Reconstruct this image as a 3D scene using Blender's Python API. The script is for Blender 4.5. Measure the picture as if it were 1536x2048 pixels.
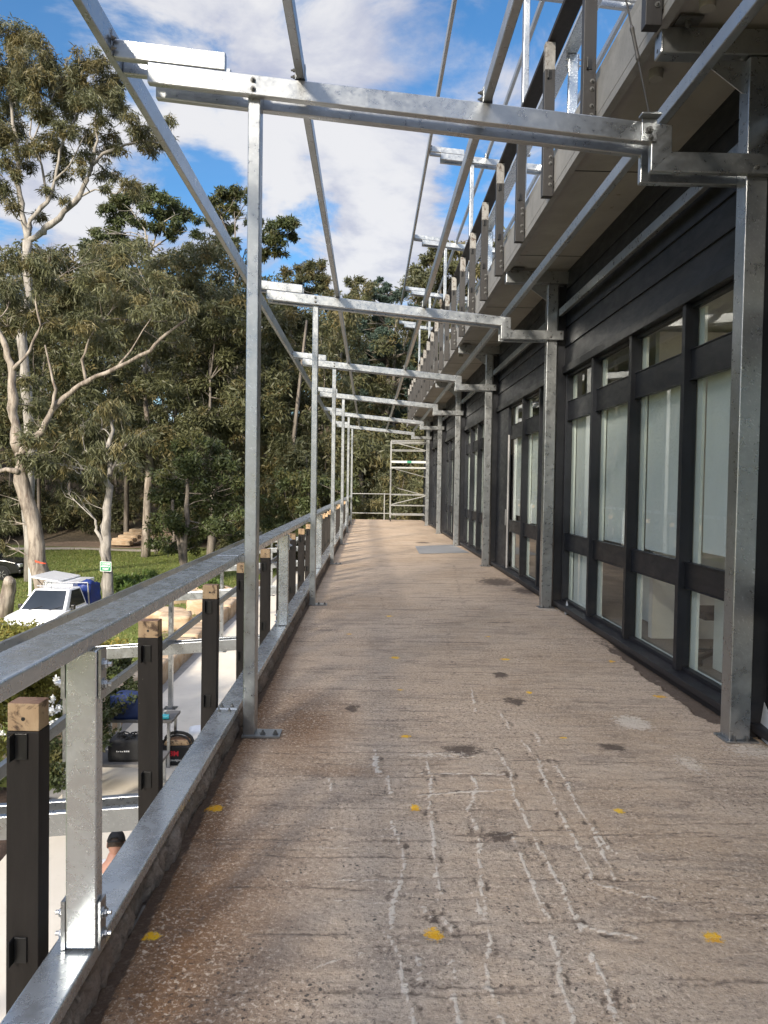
import bpy, bmesh, math, random
import numpy as np
from mathutils import Vector, Matrix
rad = math.radians
scene = bpy.context.scene
for o in list(bpy.data.objects):
    bpy.data.objects.remove(o)
COL = scene.collection

# ------------------------------------------------------------------ camera
CAM_H = 1.6
FPX, YAW, PITCH, ROLL = 1500.0, 0.0199, -0.03413, 0.01496   # focal length in pixels of a 1536 x 2048 frame
def cam_axes():
    cy, sy = math.cos(YAW), math.sin(YAW); cp, sp = math.cos(PITCH), math.sin(PITCH)
    f = Vector((sy*cp, cy*cp, sp)); r = Vector((cy, -sy, 0)); u = r.cross(f)
    cr, sr = math.cos(ROLL), math.sin(ROLL)
    return cr*r + sr*u, -sr*r + cr*u, f
AX_R, AX_U, AX_F = cam_axes()
cam_data = bpy.data.cameras.new('camera')
cam = bpy.data.objects.new('camera', cam_data)
COL.objects.link(cam)
cam.matrix_world = Matrix(((AX_R.x, AX_U.x, -AX_F.x, 0), (AX_R.y, AX_U.y, -AX_F.y, 0), (AX_R.z, AX_U.z, -AX_F.z, CAM_H), (0, 0, 0, 1)))
cam_data.sensor_fit = 'VERTICAL'
cam_data.sensor_height = 36.0
cam_data.lens = 36.0*FPX/2048.0
cam_data.clip_start = 0.05
cam_data.clip_end = 2000.0
scene.camera = cam
def ray(px, py):
    return AX_F + AX_R*((px-768)/FPX) - AX_U*((py-1024)/FPX)
def at(px, py, Y):                          # the point at distance Y down the walkway on the sight line of a photo pixel
    d = ray(px, py); t = Y/d.y
    return Vector((d.x*t, Y, CAM_H + d.z*t))
def at_z(px, py, z):
    d = ray(px, py); t = (z-CAM_H)/d.z
    return Vector((d.x*t, d.y*t, z))

# ------------------------------------------------------------------ light, sky, exposure
SUN_TRAVEL = Vector((0.40, 0.83, -0.42)).normalized()
SUN_EL = math.asin(-SUN_TRAVEL.z)
SUN_ROT = math.atan2(-SUN_TRAVEL.x, -SUN_TRAVEL.y)
sun_data = bpy.data.lights.new('sun', 'SUN')
sun_data.energy = 3.5
sun_data.angle = rad(8.0)
sun_data.color = (1.0, 0.90, 0.76)
sun = bpy.data.objects.new('sun', sun_data); COL.objects.link(sun)
sun.rotation_euler = SUN_TRAVEL.to_track_quat('-Z', 'Y').to_euler()
sun.location = (-10, -25, 20)
scene.view_settings.view_transform = 'Standard'
scene.view_settings.look = 'None'
scene.view_settings.exposure = 1.25
scene.view_settings.gamma = 1.0
scene.render.engine = 'CYCLES'
try:
    scene.cycles.use_denoising = True
    scene.cycles.max_bounces = 8
    scene.cycles.transparent_max_bounces = 12
except Exception:
    pass

class NT:
    """small helper round a node tree"""
    def __init__(s, tree): s.t = tree; tree.nodes.clear()
    def n(s, typ, ins=None, **props):
        nd = s.t.nodes.new(typ)
        for k, v in props.items(): setattr(nd, k, v)
        for k, v in (ins or {}).items():
            sock = nd.inputs[k]
            if isinstance(v, bpy.types.NodeSocket): s.t.links.new(v, sock)
            else: sock.default_value = v
        return nd
    def math(s, op, a, b=0.0, clamp=False):
        return s.n('ShaderNodeMath', {0: a, 1: b}, operation=op, use_clamp=clamp).outputs[0]
    def vm(s, op, a, b=(0, 0, 0)):
        nd = s.n('ShaderNodeVectorMath', {0: a, 1: b}, operation=op)
        return nd.outputs['Value'] if op in ('DISTANCE', 'DOT_PRODUCT', 'LENGTH') else nd.outputs[0]
    def ramp(s, fac, stops, interp='LINEAR'):
        nd = s.n('ShaderNodeValToRGB', {'Fac': fac}); cr = nd.color_ramp; cr.interpolation = interp
        while len(cr.elements) < len(stops): cr.elements.new(0.5)
        for e, (p, c) in zip(cr.elements, stops):
            e.position = p; e.color = c if len(c) == 4 else (*c, 1)
        return nd.outputs['Color']
    def mr(s, v, a, b, c=0.0, d=1.0, smooth=False):
        nd = s.n('ShaderNodeMapRange', {'Value': v, 'From Min': a, 'From Max': b, 'To Min': c, 'To Max': d})
        if smooth: nd.interpolation_type = 'SMOOTHSTEP'
        return nd.outputs[0]
    def noise(s, vec, scale, detail=4.0, rough=0.55, dist=0.0):
        nd = s.n('ShaderNodeTexNoise', {'Scale': scale, 'Detail': detail, 'Roughness': rough, 'Distortion': dist})
        if vec is not None: s.t.links.new(vec, nd.inputs['Vector'])
        return nd.outputs['Fac']
    def mapping(s, vec, scale=(1, 1, 1), rot=(0, 0, 0), loc=(0, 0, 0)):
        return s.n('ShaderNodeMapping', {'Vector': vec, 'Scale': scale, 'Rotation': rot, 'Location': loc}).outputs[0]
    def mix(s, fac, a, b, blend='MIX'):
        nd = s.n('ShaderNodeMix', data_type='RGBA', blend_type=blend)
        for sock, v in ((nd.inputs[0], fac), (nd.inputs[6], a), (nd.inputs[7], b)):
            if isinstance(v, bpy.types.NodeSocket): s.t.links.new(v, sock)
            else: sock.default_value = (*v, 1) if isinstance(v, tuple) and len(v) == 3 else v
        return nd.outputs[2]
    def bump(s, h, strength, dist=0.01):
        return s.n('ShaderNodeBump', {'Height': h, 'Strength': strength, 'Distance': dist}).outputs[0]
    def attr(s, name): return s.n('ShaderNodeAttribute', attribute_name=name)

world = bpy.data.worlds.new('World'); scene.world = world; world.use_nodes = True
W = NT(world.node_tree)
sky = W.n('ShaderNodeTexSky'); sky.sky_type = 'NISHITA'; sky.sun_disc = False
sky.sun_elevation = SUN_EL; sky.sun_rotation = SUN_ROT; sky.air_density = 1.0; sky.dust_density = 0.3; sky.ozone_density = 2.2
skyc = W.n('ShaderNodeHueSaturation', {'Saturation': 1.32, 'Value': 0.62, 'Color': sky.outputs[0]}).outputs[0]
bg_sky = W.n('ShaderNodeBackground', {'Color': skyc, 'Strength': 0.13})
direc = W.n('ShaderNodeTexCoord').outputs['Generated']
sx = W.n('ShaderNodeSeparateXYZ', {0: direc})
den = W.math('ADD', W.math('MAXIMUM', sx.outputs[2], 0.0), 0.16)
plane = W.n('ShaderNodeCombineXYZ', {0: W.math('DIVIDE', sx.outputs[0], den), 1: W.math('DIVIDE', sx.outputs[1], den), 2: W.math('MULTIPLY', sx.outputs[2], 1.2)}).outputs[0]
nz = W.noise(plane, 2.3, 10.0, 0.60, 0.45)
fine = W.noise(plane, 5.2, 7.0, 0.6, 0.2)
m = W.math('ADD', nz, W.math('MULTIPLY', W.math('SUBTRACT', fine, 0.5), 0.22))
# clear gaps (-) and cloud banks (+) in their places in the sky: direction, angular radius, weight
for px, py, rr, wt in ((890, 110, 150, -.17), (395, 345, 80, -.13), (640, 465, 75, -.12), (40, 90, 70, -.10), (1100, 60, 130, -.07),
                       (930, 350, 60, -.10), (380, 100, 190, .09), (650, 300, 170, .10), (790, 400, 110, .10), (730, 520, 120, .10), (250, 330, 150, .05), (470, 560, 150, .05), (110, 470, 170, .10)):
    dv = ray(px, py).normalized()
    dist = W.vm('DISTANCE', direc, tuple(dv))
    m = W.math('ADD', m, W.mr(dist, rr/1500*1.35, rr/1500*0.2, 0.0, wt, True))
mask = W.mr(m, 0.415, 0.585, 0.05, 0.95, True)
tone = W.noise(W.mapping(plane, (1, 1, 1), (0, 0, 0), (3.1, 1.7, 0)), 3.0, 7.0, 0.55, 0.4)
thick = W.mr(m, 0.5, 0.85, 0.0, 1.0, True)
ccol = W.mix(W.mr(W.math('ADD', tone, W.math('MULTIPLY', thick, 0.25)), 0.38, 0.72, 0, 1, True), (0.345, 0.365, 0.46), (0.61, 0.605, 0.615))
sund = W.vm('DOT_PRODUCT', direc, tuple(-SUN_TRAVEL))      # extra cloud brightness added sunward and overhead, out of view, to light the deck
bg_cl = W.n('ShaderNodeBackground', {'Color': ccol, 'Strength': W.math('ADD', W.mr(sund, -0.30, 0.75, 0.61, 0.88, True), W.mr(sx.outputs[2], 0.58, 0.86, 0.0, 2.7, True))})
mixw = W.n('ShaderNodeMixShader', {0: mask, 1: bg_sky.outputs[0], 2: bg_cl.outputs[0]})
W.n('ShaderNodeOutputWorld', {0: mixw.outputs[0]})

# ------------------------------------------------------------------ materials
MATS = {}
def material(name, fn):
    mt = bpy.data.materials.new(name); mt.use_nodes = True
    T = NT(mt.node_tree); out = T.n('ShaderNodeOutputMaterial')
    sh = fn(T); T.t.links.new(sh, out.inputs[0]); MATS[name] = mt
    return mt
def principled(T, col, rough=0.6, metal=0.0, normal=None, spec=0.5, coat=0.0):
    ins = {'Base Color': (*col, 1) if isinstance(col, tuple) else col, 'Roughness': rough, 'Metallic': metal, 'Specular IOR Level': spec}
    nd = T.n('ShaderNodeBsdfPrincipled', ins)
    if coat: nd.inputs['Coat Weight'].default_value = coat; nd.inputs['Coat Roughness'].default_value = 0.05
    if normal is not None: T.t.links.new(normal, nd.inputs['Normal'])
    return nd.outputs[0]
def objco(T):
    tc = T.n('ShaderNodeTexCoord').outputs['Object']
    rnd = T.n('ShaderNodeObjectInfo').outputs['Random']
    off = T.n('ShaderNodeCombineXYZ', {0: T.math('MULTIPLY', rnd, 37.0), 1: T.math('MULTIPLY', rnd, 91.0), 2: T.math('MULTIPLY', rnd, 53.0)}).outputs[0]
    return T.vm('ADD', tc, off)
def simple(name, col, rough=0.6, metal=0.0, var=0.12, scale=6.0, bump=0.0, bscale=40.0, spec=0.5, coat=0.0):
    def fn(T):
        co = objco(T)
        n1 = T.noise(co, scale, 5.0, 0.6)
        c = T.mix(T.mr(n1, 0.25, 0.75), tuple(x*(1-var) for x in col), tuple(min(1, x*(1+var)) for x in col))
        nrm = T.bump(T.noise(co, bscale, 5.0, 0.6), bump, 0.01) if bump else None
        return principled(T, c, T.mr(n1, 0, 1, rough*0.85, min(1, rough*1.15)), metal, nrm, spec, coat)
    return material(name, fn)
def galv(T, dark=(0.32, 0.335, 0.345), light=(0.49, 0.51, 0.52), metal=0.90, r0=0.22, r1=0.42):
    co = objco(T)
    vor = T.n('ShaderNodeTexVoronoi', {'Vector': co, 'Scale': 55.0, 'Randomness': 1.0}).outputs['Color']
    sp = T.n('ShaderNodeSeparateColor', {0: vor}).outputs[0]
    big = T.noise(co, 2.2, 4.0, 0.6, 0.6)
    mid = T.noise(co, 13.0, 6.0, 0.65, 0.4)
    # drain marks left by the zinc bath run diagonally down each member
    st = T.noise(T.mapping(T.mapping(co, (1, 1, 1), (rad(32), rad(36), 0)), (95, 95, 13.0)), 1.0, 3.0, 0.6, 0.2)
    streak = T.math('MULTIPLY', T.mr(st, 0.57, 0.72, 0, 1, True), T.mr(T.noise(co, 1.1, 2.0), 0.42, 0.62, 0, 1, True))
    f = T.math('ADD', T.math('MULTIPLY', big, 0.55), T.math('ADD', T.math('MULTIPLY', mid, 0.36), T.math('MULTIPLY', sp, 0.07)))
    c = T.mix(T.mr(f, 0.36, 0.82, 0, 1), dark, light)
    c = T.mix(T.math('MULTIPLY', streak, 0.62), c, (0.72, 0.74, 0.76))
    dull = T.noise(co, 5.0, 5.0, 0.7, 0.5)
    c = T.mix(T.mr(dull, 0.60, 0.85, 0, 0.25), c, (0.38, 0.38, 0.35))
    ro = T.mr(T.math('ADD', mid, T.math('MULTIPLY', sp, 0.12)), 0.3, 0.8, r0, r1)
    nrm = T.bump(T.math('ADD', mid, T.math('MULTIPLY', streak, 0.35)), 0.035, 0.004)
    return principled(T, c, ro, metal, nrm)
material('galvanised_steel', galv)
material('galvanised_deckside', lambda T: galv(T, (0.52, 0.55, 0.565), (0.70, 0.73, 0.75), 0.80, 0.20, 0.34))
simple('bolt_steel', (0.16, 0.16, 0.155), 0.45, 0.7, 0.25, 30)
def f_charcoal(T, base=(0.0078, 0.0092, 0.0128), r=0.34):
    co = objco(T)
    a = T.noise(co, 2.5, 5, 0.6); d = T.noise(T.mapping(co, (3, 3, 9)), 1.0, 6, 0.7, 0.6); s = T.noise(co, 60.0, 3, 0.6)
    sepz = T.n('ShaderNodeSeparateXYZ', {0: T.n('ShaderNodeNewGeometry').outputs['Position']}).outputs[2]
    c = T.mix(T.mr(a, 0.3, 0.7), base, tuple(x*1.5 for x in base))
    c = T.mix(T.mr(d, 0.58, 0.80, 0, 0.14), c, (0.06, 0.058, 0.056))           # site dust
    c = T.mix(T.mr(s, 0.74, 0.78, 0, 0.35), c, (0.12, 0.11, 0.10))
    splash = T.math('MULTIPLY', T.mr(sepz, 0.5, 0.0), T.mr(d, 0.35, 0.7))
    c = T.mix(T.math('MULTIPLY', splash, 0.22), c, (0.13, 0.105, 0.085))
    return principled(T, c, T.mr(d, 0.3, 0.75, r, r+0.25), 0, T.bump(T.noise(co, 8, 3), 0.03, 0.01), 0.35)
material('charcoal_paint', f_charcoal)
material('charcoal_trim', lambda T: f_charcoal(T, (0.0068, 0.0078, 0.0105), 0.30))
simple('white_reveal', (0.62, 0.65, 0.61), 0.5, 0, 0.05)
simple('blind_fabric', (0.62, 0.63, 0.60), 0.8, 0, 0.05, 2.0, 0.04, 300)
simple('room_wall', (0.62, 0.60, 0.56), 0.8, 0, 0.05)
simple('room_floor', (0.20, 0.17, 0.14), 0.7, 0, 0.2)
simple('bucket_plastic', (0.75, 0.75, 0.73), 0.4)
simple('black_plastic', (0.012, 0.012, 0.013), 0.4)
def f_pane(T):
    fr = T.n('ShaderNodeFresnel', {'IOR': 1.5}).outputs[0]
    gl = T.n('ShaderNodeBsdfGlossy', {'Color': (0.95, 0.97, 0.97, 1), 'Roughness': 0.004}).outputs[0]
    tr = T.n('ShaderNodeBsdfTransparent', {'Color': (0.95, 0.97, 0.96, 1)}).outputs[0]
    return T.n('ShaderNodeMixShader', {0: T.math('MULTIPLY', fr, T.math('SUBTRACT', 1.0, T.n('ShaderNodeNewGeometry').outputs['Backfacing'])), 1: tr, 2: gl}).outputs[0]
material('window_glass', f_pane)
def f_soffit(T):
    co = T.n('ShaderNodeTexCoord').outputs['Object']
    a = T.noise(co, 1.4, 5, 0.6, 0.5); b = T.noise(T.mapping(co, (14, 1.0, 1)), 1.0, 4, 0.6)
    c = T.mix(T.mr(a, 0.3, 0.7), (0.235, 0.22, 0.195), (0.335, 0.315, 0.28))
    c = T.mix(T.mr(b, 0.55, 0.75, 0, 0.4), c, (0.30, 0.25, 0.19))
    sp = T.noise(co, 9.0, 3, 0.6)
    c = T.mix(T.mr(sp, 0.68, 0.76, 0, 0.8), c, (0.14, 0.10, 0.07))
    return principled(T, c, 0.85, 0, T.bump(T.noise(co, 60, 4), 0.12, 0.005))
material('soffit_concrete', f_soffit)
def f_fascia(T):
    co = T.n('ShaderNodeTexCoord').outputs['Object']
    a = T.noise(co, 3.0, 6, 0.65, 0.4); b = T.noise(co, 34.0, 4, 0.6)
    c = T.mix(T.mr(a, 0.3, 0.72), (0.20, 0.195, 0.185), (0.31, 0.30, 0.285))
    c = T.mix(T.mr(b, 0.60, 0.70, 0, 0.55), c, (0.17, 0.165, 0.16))
    return principled(T, c, 0.85, 0, T.bump(b, 0.25, 0.006))
material('fascia_concrete', f_fascia)
def f_timber_paint(T):
    co = objco(T)
    a = T.noise(T.mapping(co, (5, 5, 0.8)), 3.0, 6, 0.65, 0.3); s = T.noise(co, 26.0, 3, 0.6)
    c = T.mix(T.mr(a, 0.3, 0.75), (0.013, 0.0105, 0.009), (0.028, 0.023, 0.020))
    c = T.mix(T.mr(s, 0.72, 0.77, 0, 0.7), c, (0.13, 0.11, 0.09))
    grain = T.noise(T.mapping(co, (60, 60, 2)), 1.0, 3, 0.6)
    return principled(T, c, 0.62, 0, T.bump(grain, 0.15, 0.004), 0.3)
material('brown_painted_timber', f_timber_paint)
def f_timber_grey(T):
    co = objco(T)
    a = T.noise(T.mapping(co, (5, 5, 0.8)), 3.0, 6, 0.65, 0.3); s = T.noise(co, 26.0, 3, 0.6)
    c = T.mix(T.mr(a, 0.3, 0.75), (0.014, 0.0125, 0.0118), (0.030, 0.0275, 0.026))
    c = T.mix(T.mr(s, 0.72, 0.77, 0, 0.7), c, (0.2, 0.18, 0.16))
    return principled(T, c, 0.5, 0, T.bump(s, 0.15, 0.004))
material('grey_brown_painted_timber', f_timber_grey)
def f_raw(T, base=(0.36, 0.235, 0.13), pale=(0.52, 0.375, 0.225)):
    co = objco(T)
    a = T.noise(T.mapping(co, (9, 9, 3)), 2.0, 6, 0.7, 0.6); b = T.noise(co, 17.0, 5, 0.65, 0.5)
    c = T.mix(T.mr(a, 0.3, 0.7), base, pale)
    c = T.mix(T.mr(b, 0.52, 0.62, 0, 0.9), c, (0.06, 0.034, 0.022))
    up = T.n('ShaderNodeSeparateXYZ', {0: T.n('ShaderNodeNewGeometry').outputs['True Normal']}).outputs[2]
    c = T.mix(T.mr(up, 0.6, 0.9, 0, 0.75), c, (0.22, 0.11, 0.065))          # weathered end grain on top
    return principled(T, c, 0.8, 0, T.bump(b, 0.35, 0.004))
material('raw_timber', f_raw)
material('weathered_timber_end', lambda T: f_raw(T, (0.17, 0.165, 0.155), (0.31, 0.30, 0.28)))
simple('jarrah_end', (0.13, 0.065, 0.04), 0.7, 0, 0.35, 14, 0.1)
simple('black_bracket', (0.018, 0.018, 0.018), 0.35, 0.3, 0.3, 20)
def f_terrace(T):
    co = T.n('ShaderNodeTexCoord').outputs['Object']
    a = T.noise(co, 0.6, 6, 0.6, 0.4); b = T.noise(co, 5.0, 5, 0.6)
    c = T.mix(T.mr(a, 0.3, 0.7), (0.60, 0.54, 0.44), (0.72, 0.66, 0.555))
    c = T.mix(T.mr(b, 0.55, 0.8, 0, 0.35), c, (0.40, 0.36, 0.30))
    return principled(T, c, 0.8, 0, T.bump(T.noise(co, 30, 4), 0.1, 0.005))
material('terrace_concrete', f_terrace)
def f_deck(T):
    co = T.n('ShaderNodeTexCoord').outputs['Object']
    sep = T.n('ShaderNodeSeparateXYZ', {0: co})
    big = T.noise(co, 0.55, 5, 0.55, 0.6); mid = T.noise(co, 3.4, 6, 0.62, 0.4)
    grit = T.noise(co, 70.0, 5, 0.72); peb = T.n('ShaderNodeTexVoronoi', {'Vector': co, 'Scale': 62.0}).outputs['Distance']
    streak = T.noise(T.mapping(co, (1.5, 8.5, 1)), 1.0, 7, 0.70, 1.1)
    streak2 = T.noise(T.mapping(co, (0.5, 5.0, 1), (0, 0, rad(3))), 1.0, 5, 0.6, 0.4)
    c = T.mix(T.mr(big, 0.33, 0.67), (0.465, 0.335, 0.22), (0.60, 0.46, 0.33))
    c = T.mix(T.mr(mid, 0.48, 0.72, 0, 0.75), c, (0.58, 0.455, 0.335))
    c = T.mix(T.mr(streak, 0.52, 0.66, 0, 0.72), c, (0.22, 0.165, 0.125))
    c = T.mix(T.mr(streak2, 0.55, 0.75, 0, 0.5), c, (0.63, 0.50, 0.365))
    gy = T.attr('grey').outputs['Fac']
    c = T.mix(T.math('MULTIPLY', gy, T.mr(mid, 0.3, 0.62, 0.10, 0.62)), c, (0.53, 0.44, 0.345))
    grime = T.noise(T.mapping(co, (1.6, 3.2, 1)), 1.0, 7, 0.68, 0.8)
    c = T.mix(T.mr(grime, 0.52, 0.72, 0, 0.6), c, (0.17, 0.125, 0.095))
    ru = T.attr('rust').outputs['Fac']
    c = T.mix(T.math('MULTIPLY', ru, T.mr(T.noise(co, 2.2, 6, 0.65, 0.8), 0.16, 0.50, 0.35, 0.95)), c, (0.225, 0.115, 0.05))
    # exposed stones and pits, worn off in places
    wear = T.mr(T.noise(T.vm('ADD', co, (11.0, 4.0, 0)), 1.1, 4, 0.6, 0.7), 0.34, 0.62, 0.25, 1.0)
    c = T.mix(T.math('MULTIPLY', wear, T.mr(grit, 0.55, 0.64, 0, 0.8)), c, (0.095, 0.072, 0.057))
    c = T.mix(T.mr(grit, 0.45, 0.36, 0, 0.75), c, (0.68, 0.555, 0.42))
    rub = T.noise(T.mapping(co, (1.0, 1.25, 1)), 24.0, 5, 0.72, 0.3); pit = T.noise(T.vm('ADD', co, (3.3, 7.1, 0)), 46.0, 3, 0.6, 0.2)
    c = T.mix(T.math('MULTIPLY', wear, T.mr(pit, 0.60, 0.66, 0, 0.9)), c, (0.07, 0.052, 0.042))
    c = T.mix(T.math('MULTIPLY', wear, T.mr(pit, 0.42, 0.36, 0, 0.75)), c, (0.76, 0.63, 0.48))
    c = T.mix(T.mr(rub, 0.55, 0.68, 0, 0.62), c, (0.17, 0.125, 0.095))
    c = T.mix(T.mr(rub, 0.42, 0.32, 0, 0.5), c, (0.63, 0.50, 0.375))
    pv = T.n('ShaderNodeTexVoronoi', {'Vector': T.vm('ADD', co, T.vm('MULTIPLY', T.n('ShaderNodeTexNoise', {'Vector': co, 'Scale': 9.0}).outputs['Color'], (0.05, 0.05, 0))), 'Scale': 44.0}).outputs['Distance']
    stones = T.math('MULTIPLY', T.mr(pv, 0.30, 0.22, 0, 1), T.math('MULTIPLY', gy, T.mr(T.noise(co, 4.0, 4, 0.6), 0.52, 0.62, 0, 1)))
    c = T.mix(T.math('MULTIPLY', stones, 0.85), c, (0.060, 0.055, 0.05))
    crk = T.math('ADD', T.attr('ridge').outputs['Fac'], T.math('MULTIPLY', T.math('SUBTRACT', T.noise(co, 34.0, 5, 0.75), 0.5), 1.0))
    c = T.mix(T.math('MULTIPLY', T.mr(crk, 0.38, 0.66, 0, 0.95), T.mr(T.attr('ridge').outputs['Fac'], 0, 0.25)), c, (0.74, 0.65, 0.53))
    dk = T.math('ADD', T.attr('dark').outputs['Fac'], T.math('MULTIPLY', T.math('SUBTRACT', T.noise(co, 13.0, 6, 0.75), 0.5), 2.6))
    c = T.mix(T.math('MULTIPLY', T.mr(dk, 0.38, 0.75, 0, 0.85), T.mr(T.attr('dark').outputs['Fac'], 0, 0.2)), c, (0.085, 0.06, 0.045))
    rb_ = T.math('ADD', T.attr('rib').outputs['Fac'], T.math('MULTIPLY', T.math('SUBTRACT', T.noise(co, 20.0, 5, 0.75), 0.5), 1.2))
    c = T.mix(T.math('MULTIPLY', T.mr(rb_, 0.35, 0.80, 0, 0.72), T.mr(T.attr('rib').outputs['Fac'], 0, 0.2)), c, (0.13, 0.095, 0.07))
    wt = T.math('ADD', T.attr('pale').outputs['Fac'], T.math('MULTIPLY', T.math('SUBTRACT', T.noise(co, 30.0, 6, 0.8), 0.5), 2.8))
    c = T.mix(T.math('MULTIPLY', T.mr(wt, 0.42, 0.62, 0, 0.92), T.mr(T.attr('pale').outputs['Fac'], 0, 0.15)), c, (0.70, 0.60, 0.475))
    pt = T.math('ADD', T.attr('paint').outputs['Fac'], T.math('MULTIPLY', T.math('SUBTRACT', T.noise(co, 30.0, 6, 0.8, 0.4), 0.5), 1.9))
    c = T.mix(T.math('MULTIPLY', T.mr(pt, 0.46, 0.62, 0, 0.95), T.math('MULTIPLY', T.mr(T.attr('paint').outputs['Fac'], 0, 0.35), T.mr(grit, 0.30, 0.52, 0.35, 1.0))), c, T.mix(T.mr(mid, 0.35, 0.65), (0.85, 0.40, 0.01), (0.92, 0.60, 0.015)))
    h = T.math('ADD', T.math('ADD', T.math('MULTIPLY', grit, 0.9), T.math('MULTIPLY', rub, 0.9)), T.math('ADD', T.math('MULTIPLY', mid, 0.8), T.math('MULTIPLY', streak, 1.1)))
    h = T.math('ADD', h, T.math('MULTIPLY', T.mr(crk, 0.3, 0.8, 0, 1), 0.25))
    return principled(T, c, T.mr(mid, 0.2, 0.8, 0.75, 0.95), 0, T.bump(h, 0.75, 0.014), 0.3)
material('worn_deck_concrete', f_deck)
def f_edge(T):
    co = T.n('ShaderNodeTexCoord').outputs['Object']
    a = T.noise(co, 30.0, 7, 0.78, 0.6); b = T.noise(co, 2.6, 5, 0.65)
    c = T.mix(T.mr(a, 0.3, 0.7), (0.085, 0.062, 0.05), (0.46, 0.39, 0.33))
    c = T.mix(T.mr(b, 0.45, 0.7, 0, 0.6), c, (0.24, 0.15, 0.10))
    y = T.noise(co, 3.7, 4, 0.6)
    return principled(T, T.mix(T.mr(y, 0.70, 0.74, 0, 0.8), c, (0.62, 0.36, 0.03)), 0.9, 0, T.bump(a, 0.7, 0.02))
material('rough_concrete_edge', f_edge)
def f_bark(T, base=(0.13, 0.105, 0.085), pale=(0.34, 0.295, 0.245), red=(0.13, 0.070, 0.045)):
    co = T.n('ShaderNodeTexCoord').outputs['Object']
    a = T.noise(T.mapping(co, (3.2, 3.2, 0.7)), 1.4, 6, 0.65, 0.8); b = T.noise(T.mapping(co, (9, 9, 1.1)), 1.0, 5, 0.7, 0.8)
    c = T.mix(T.mr(a, 0.40, 0.60), base, pale)
    c = T.mix(T.mr(b, 0.56, 0.72, 0, 0.8), c, red)
    return principled(T, c, 0.85, 0, T.bump(b, 0.6, 0.03))
material('gum_bark', f_bark)
material('pale_bark', lambda T: f_bark(T, (0.17, 0.155, 0.135), (0.35, 0.325, 0.29), (0.12, 0.095, 0.075)))
material('dark_bark', lambda T: f_bark(T, (0.10, 0.085, 0.07), (0.22, 0.19, 0.16), (0.08, 0.055, 0.04)))
def leaf(name, dark, light, warm, transl=0.28):
    def fn(T):
        r = T.attr('rnd').outputs['Fac']; g = T.attr('tint').outputs['Fac']
        c = T.mix(r, dark, light); c = T.mix(T.math('MULTIPLY', g, 0.85), c, warm)
        p = principled(T, c, 0.5, 0, None, 0.35)
        tr = T.n('ShaderNodeBsdfTranslucent', {'Color': c}).outputs[0]
        return T.n('ShaderNodeMixShader', {0: transl, 1: p, 2: tr}).outputs[0]
    return material(name, fn)
leaf('gum_leaf', (0.046, 0.052, 0.028), (0.165, 0.170, 0.082), (0.185, 0.148, 0.060))
leaf('forest_leaf', (0.040, 0.046, 0.022), (0.138, 0.143, 0.064), (0.160, 0.125, 0.050))
leaf('dark_leaf', (0.028, 0.040, 0.016), (0.095, 0.118, 0.042), (0.110, 0.100, 0.034))
leaf('conifer_leaf', (0.030, 0.050, 0.040), (0.095, 0.140, 0.105), (0.070, 0.095, 0.070))
leaf('bush_leaf', (0.090, 0.100, 0.022), (0.270, 0.265, 0.060), (0.33, 0.25, 0.06))
leaf('fern_leaf', (0.045, 0.085, 0.018), (0.13, 0.20, 0.05), (0.16, 0.17, 0.05))
leaf('grass_blade', (0.075, 0.110, 0.022), (0.185, 0.225, 0.052), (0.24, 0.215, 0.08))
simple('petal', (0.8, 0.8, 0.76), 0.6)
def f_ground(T):
    co = T.n('ShaderNodeTexCoord').outputs['Object']
    a = T.noise(co, 0.5, 6, 0.6, 0.5); b = T.noise(co, 6.0, 6, 0.7)
    lawn = T.mix(T.mr(a, 0.3, 0.7), (0.080, 0.110, 0.024), (0.155, 0.175, 0.048))
    lawn = T.mix(T.mr(b, 0.5, 0.8, 0, 0.5), lawn, (0.22, 0.18, 0.09))
    dirt = T.mix(T.mr(b, 0.3, 0.7), (0.16, 0.115, 0.078), (0.34, 0.25, 0.175))
    litter = T.mix(T.mr(b, 0.3, 0.7), (0.05, 0.042, 0.028), (0.135, 0.105, 0.07))
    wd = T.math('ADD', T.attr('wood').outputs['Fac'], T.math('MULTIPLY', T.math('SUBTRACT', a, 0.5), 0.7))
    c = T.mix(T.mr(wd, 0.4, 0.6), lawn, litter)
    dd = T.math('ADD', T.attr('dirt').outputs['Fac'], T.math('MULTIPLY', T.math('SUBTRACT', T.noise(co, 1.6, 5, 0.65), 0.5), 0.9))
    c = T.mix(T.mr(dd, 0.42, 0.6), c, dirt)
    return principled(T, c, 0.95, 0, T.bump(b, 0.5, 0.05), 0.2)
material('ground_cover', f_ground)
simple('path_gravel', (0.40, 0.35, 0.29), 0.9, 0, 0.2, 3.0, 0.2, 20)
def f_sand(T):
    co = objco(T)
    a = T.noise(co, 1.8, 6, 0.62, 0.9); b = T.noise(T.mapping(co, (1.5, 1.5, 7)), 1.5, 5, 0.6, 0.5)
    c = T.mix(T.mr(a, 0.3, 0.7), (0.36, 0.25, 0.15), (0.56, 0.45, 0.32))
    c = T.mix(T.mr(b, 0.52, 0.7, 0, 0.6), c, (0.42, 0.22, 0.11))
    return principled(T, c, 0.9, 0, T.bump(T.noise(co, 18, 6, 0.7), 0.4, 0.02))
material('sandstone', f_sand)
simple('white_car_paint', (0.80, 0.80, 0.79), 0.25, 0, 0.02, 2.0, coat=0.6)
simple('black_car_paint', (0.012, 0.012, 0.013), 0.22, 0, 0.1, 2.0, coat=0.7)
simple('car_glass', (0.02, 0.024, 0.027), 0.06, 0, 0.1, spec=0.8)
simple('tyre_rubber', (0.018, 0.018, 0.018), 0.85)
simple('alloy', (0.5, 0.5, 0.5), 0.35, 0.9)
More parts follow.
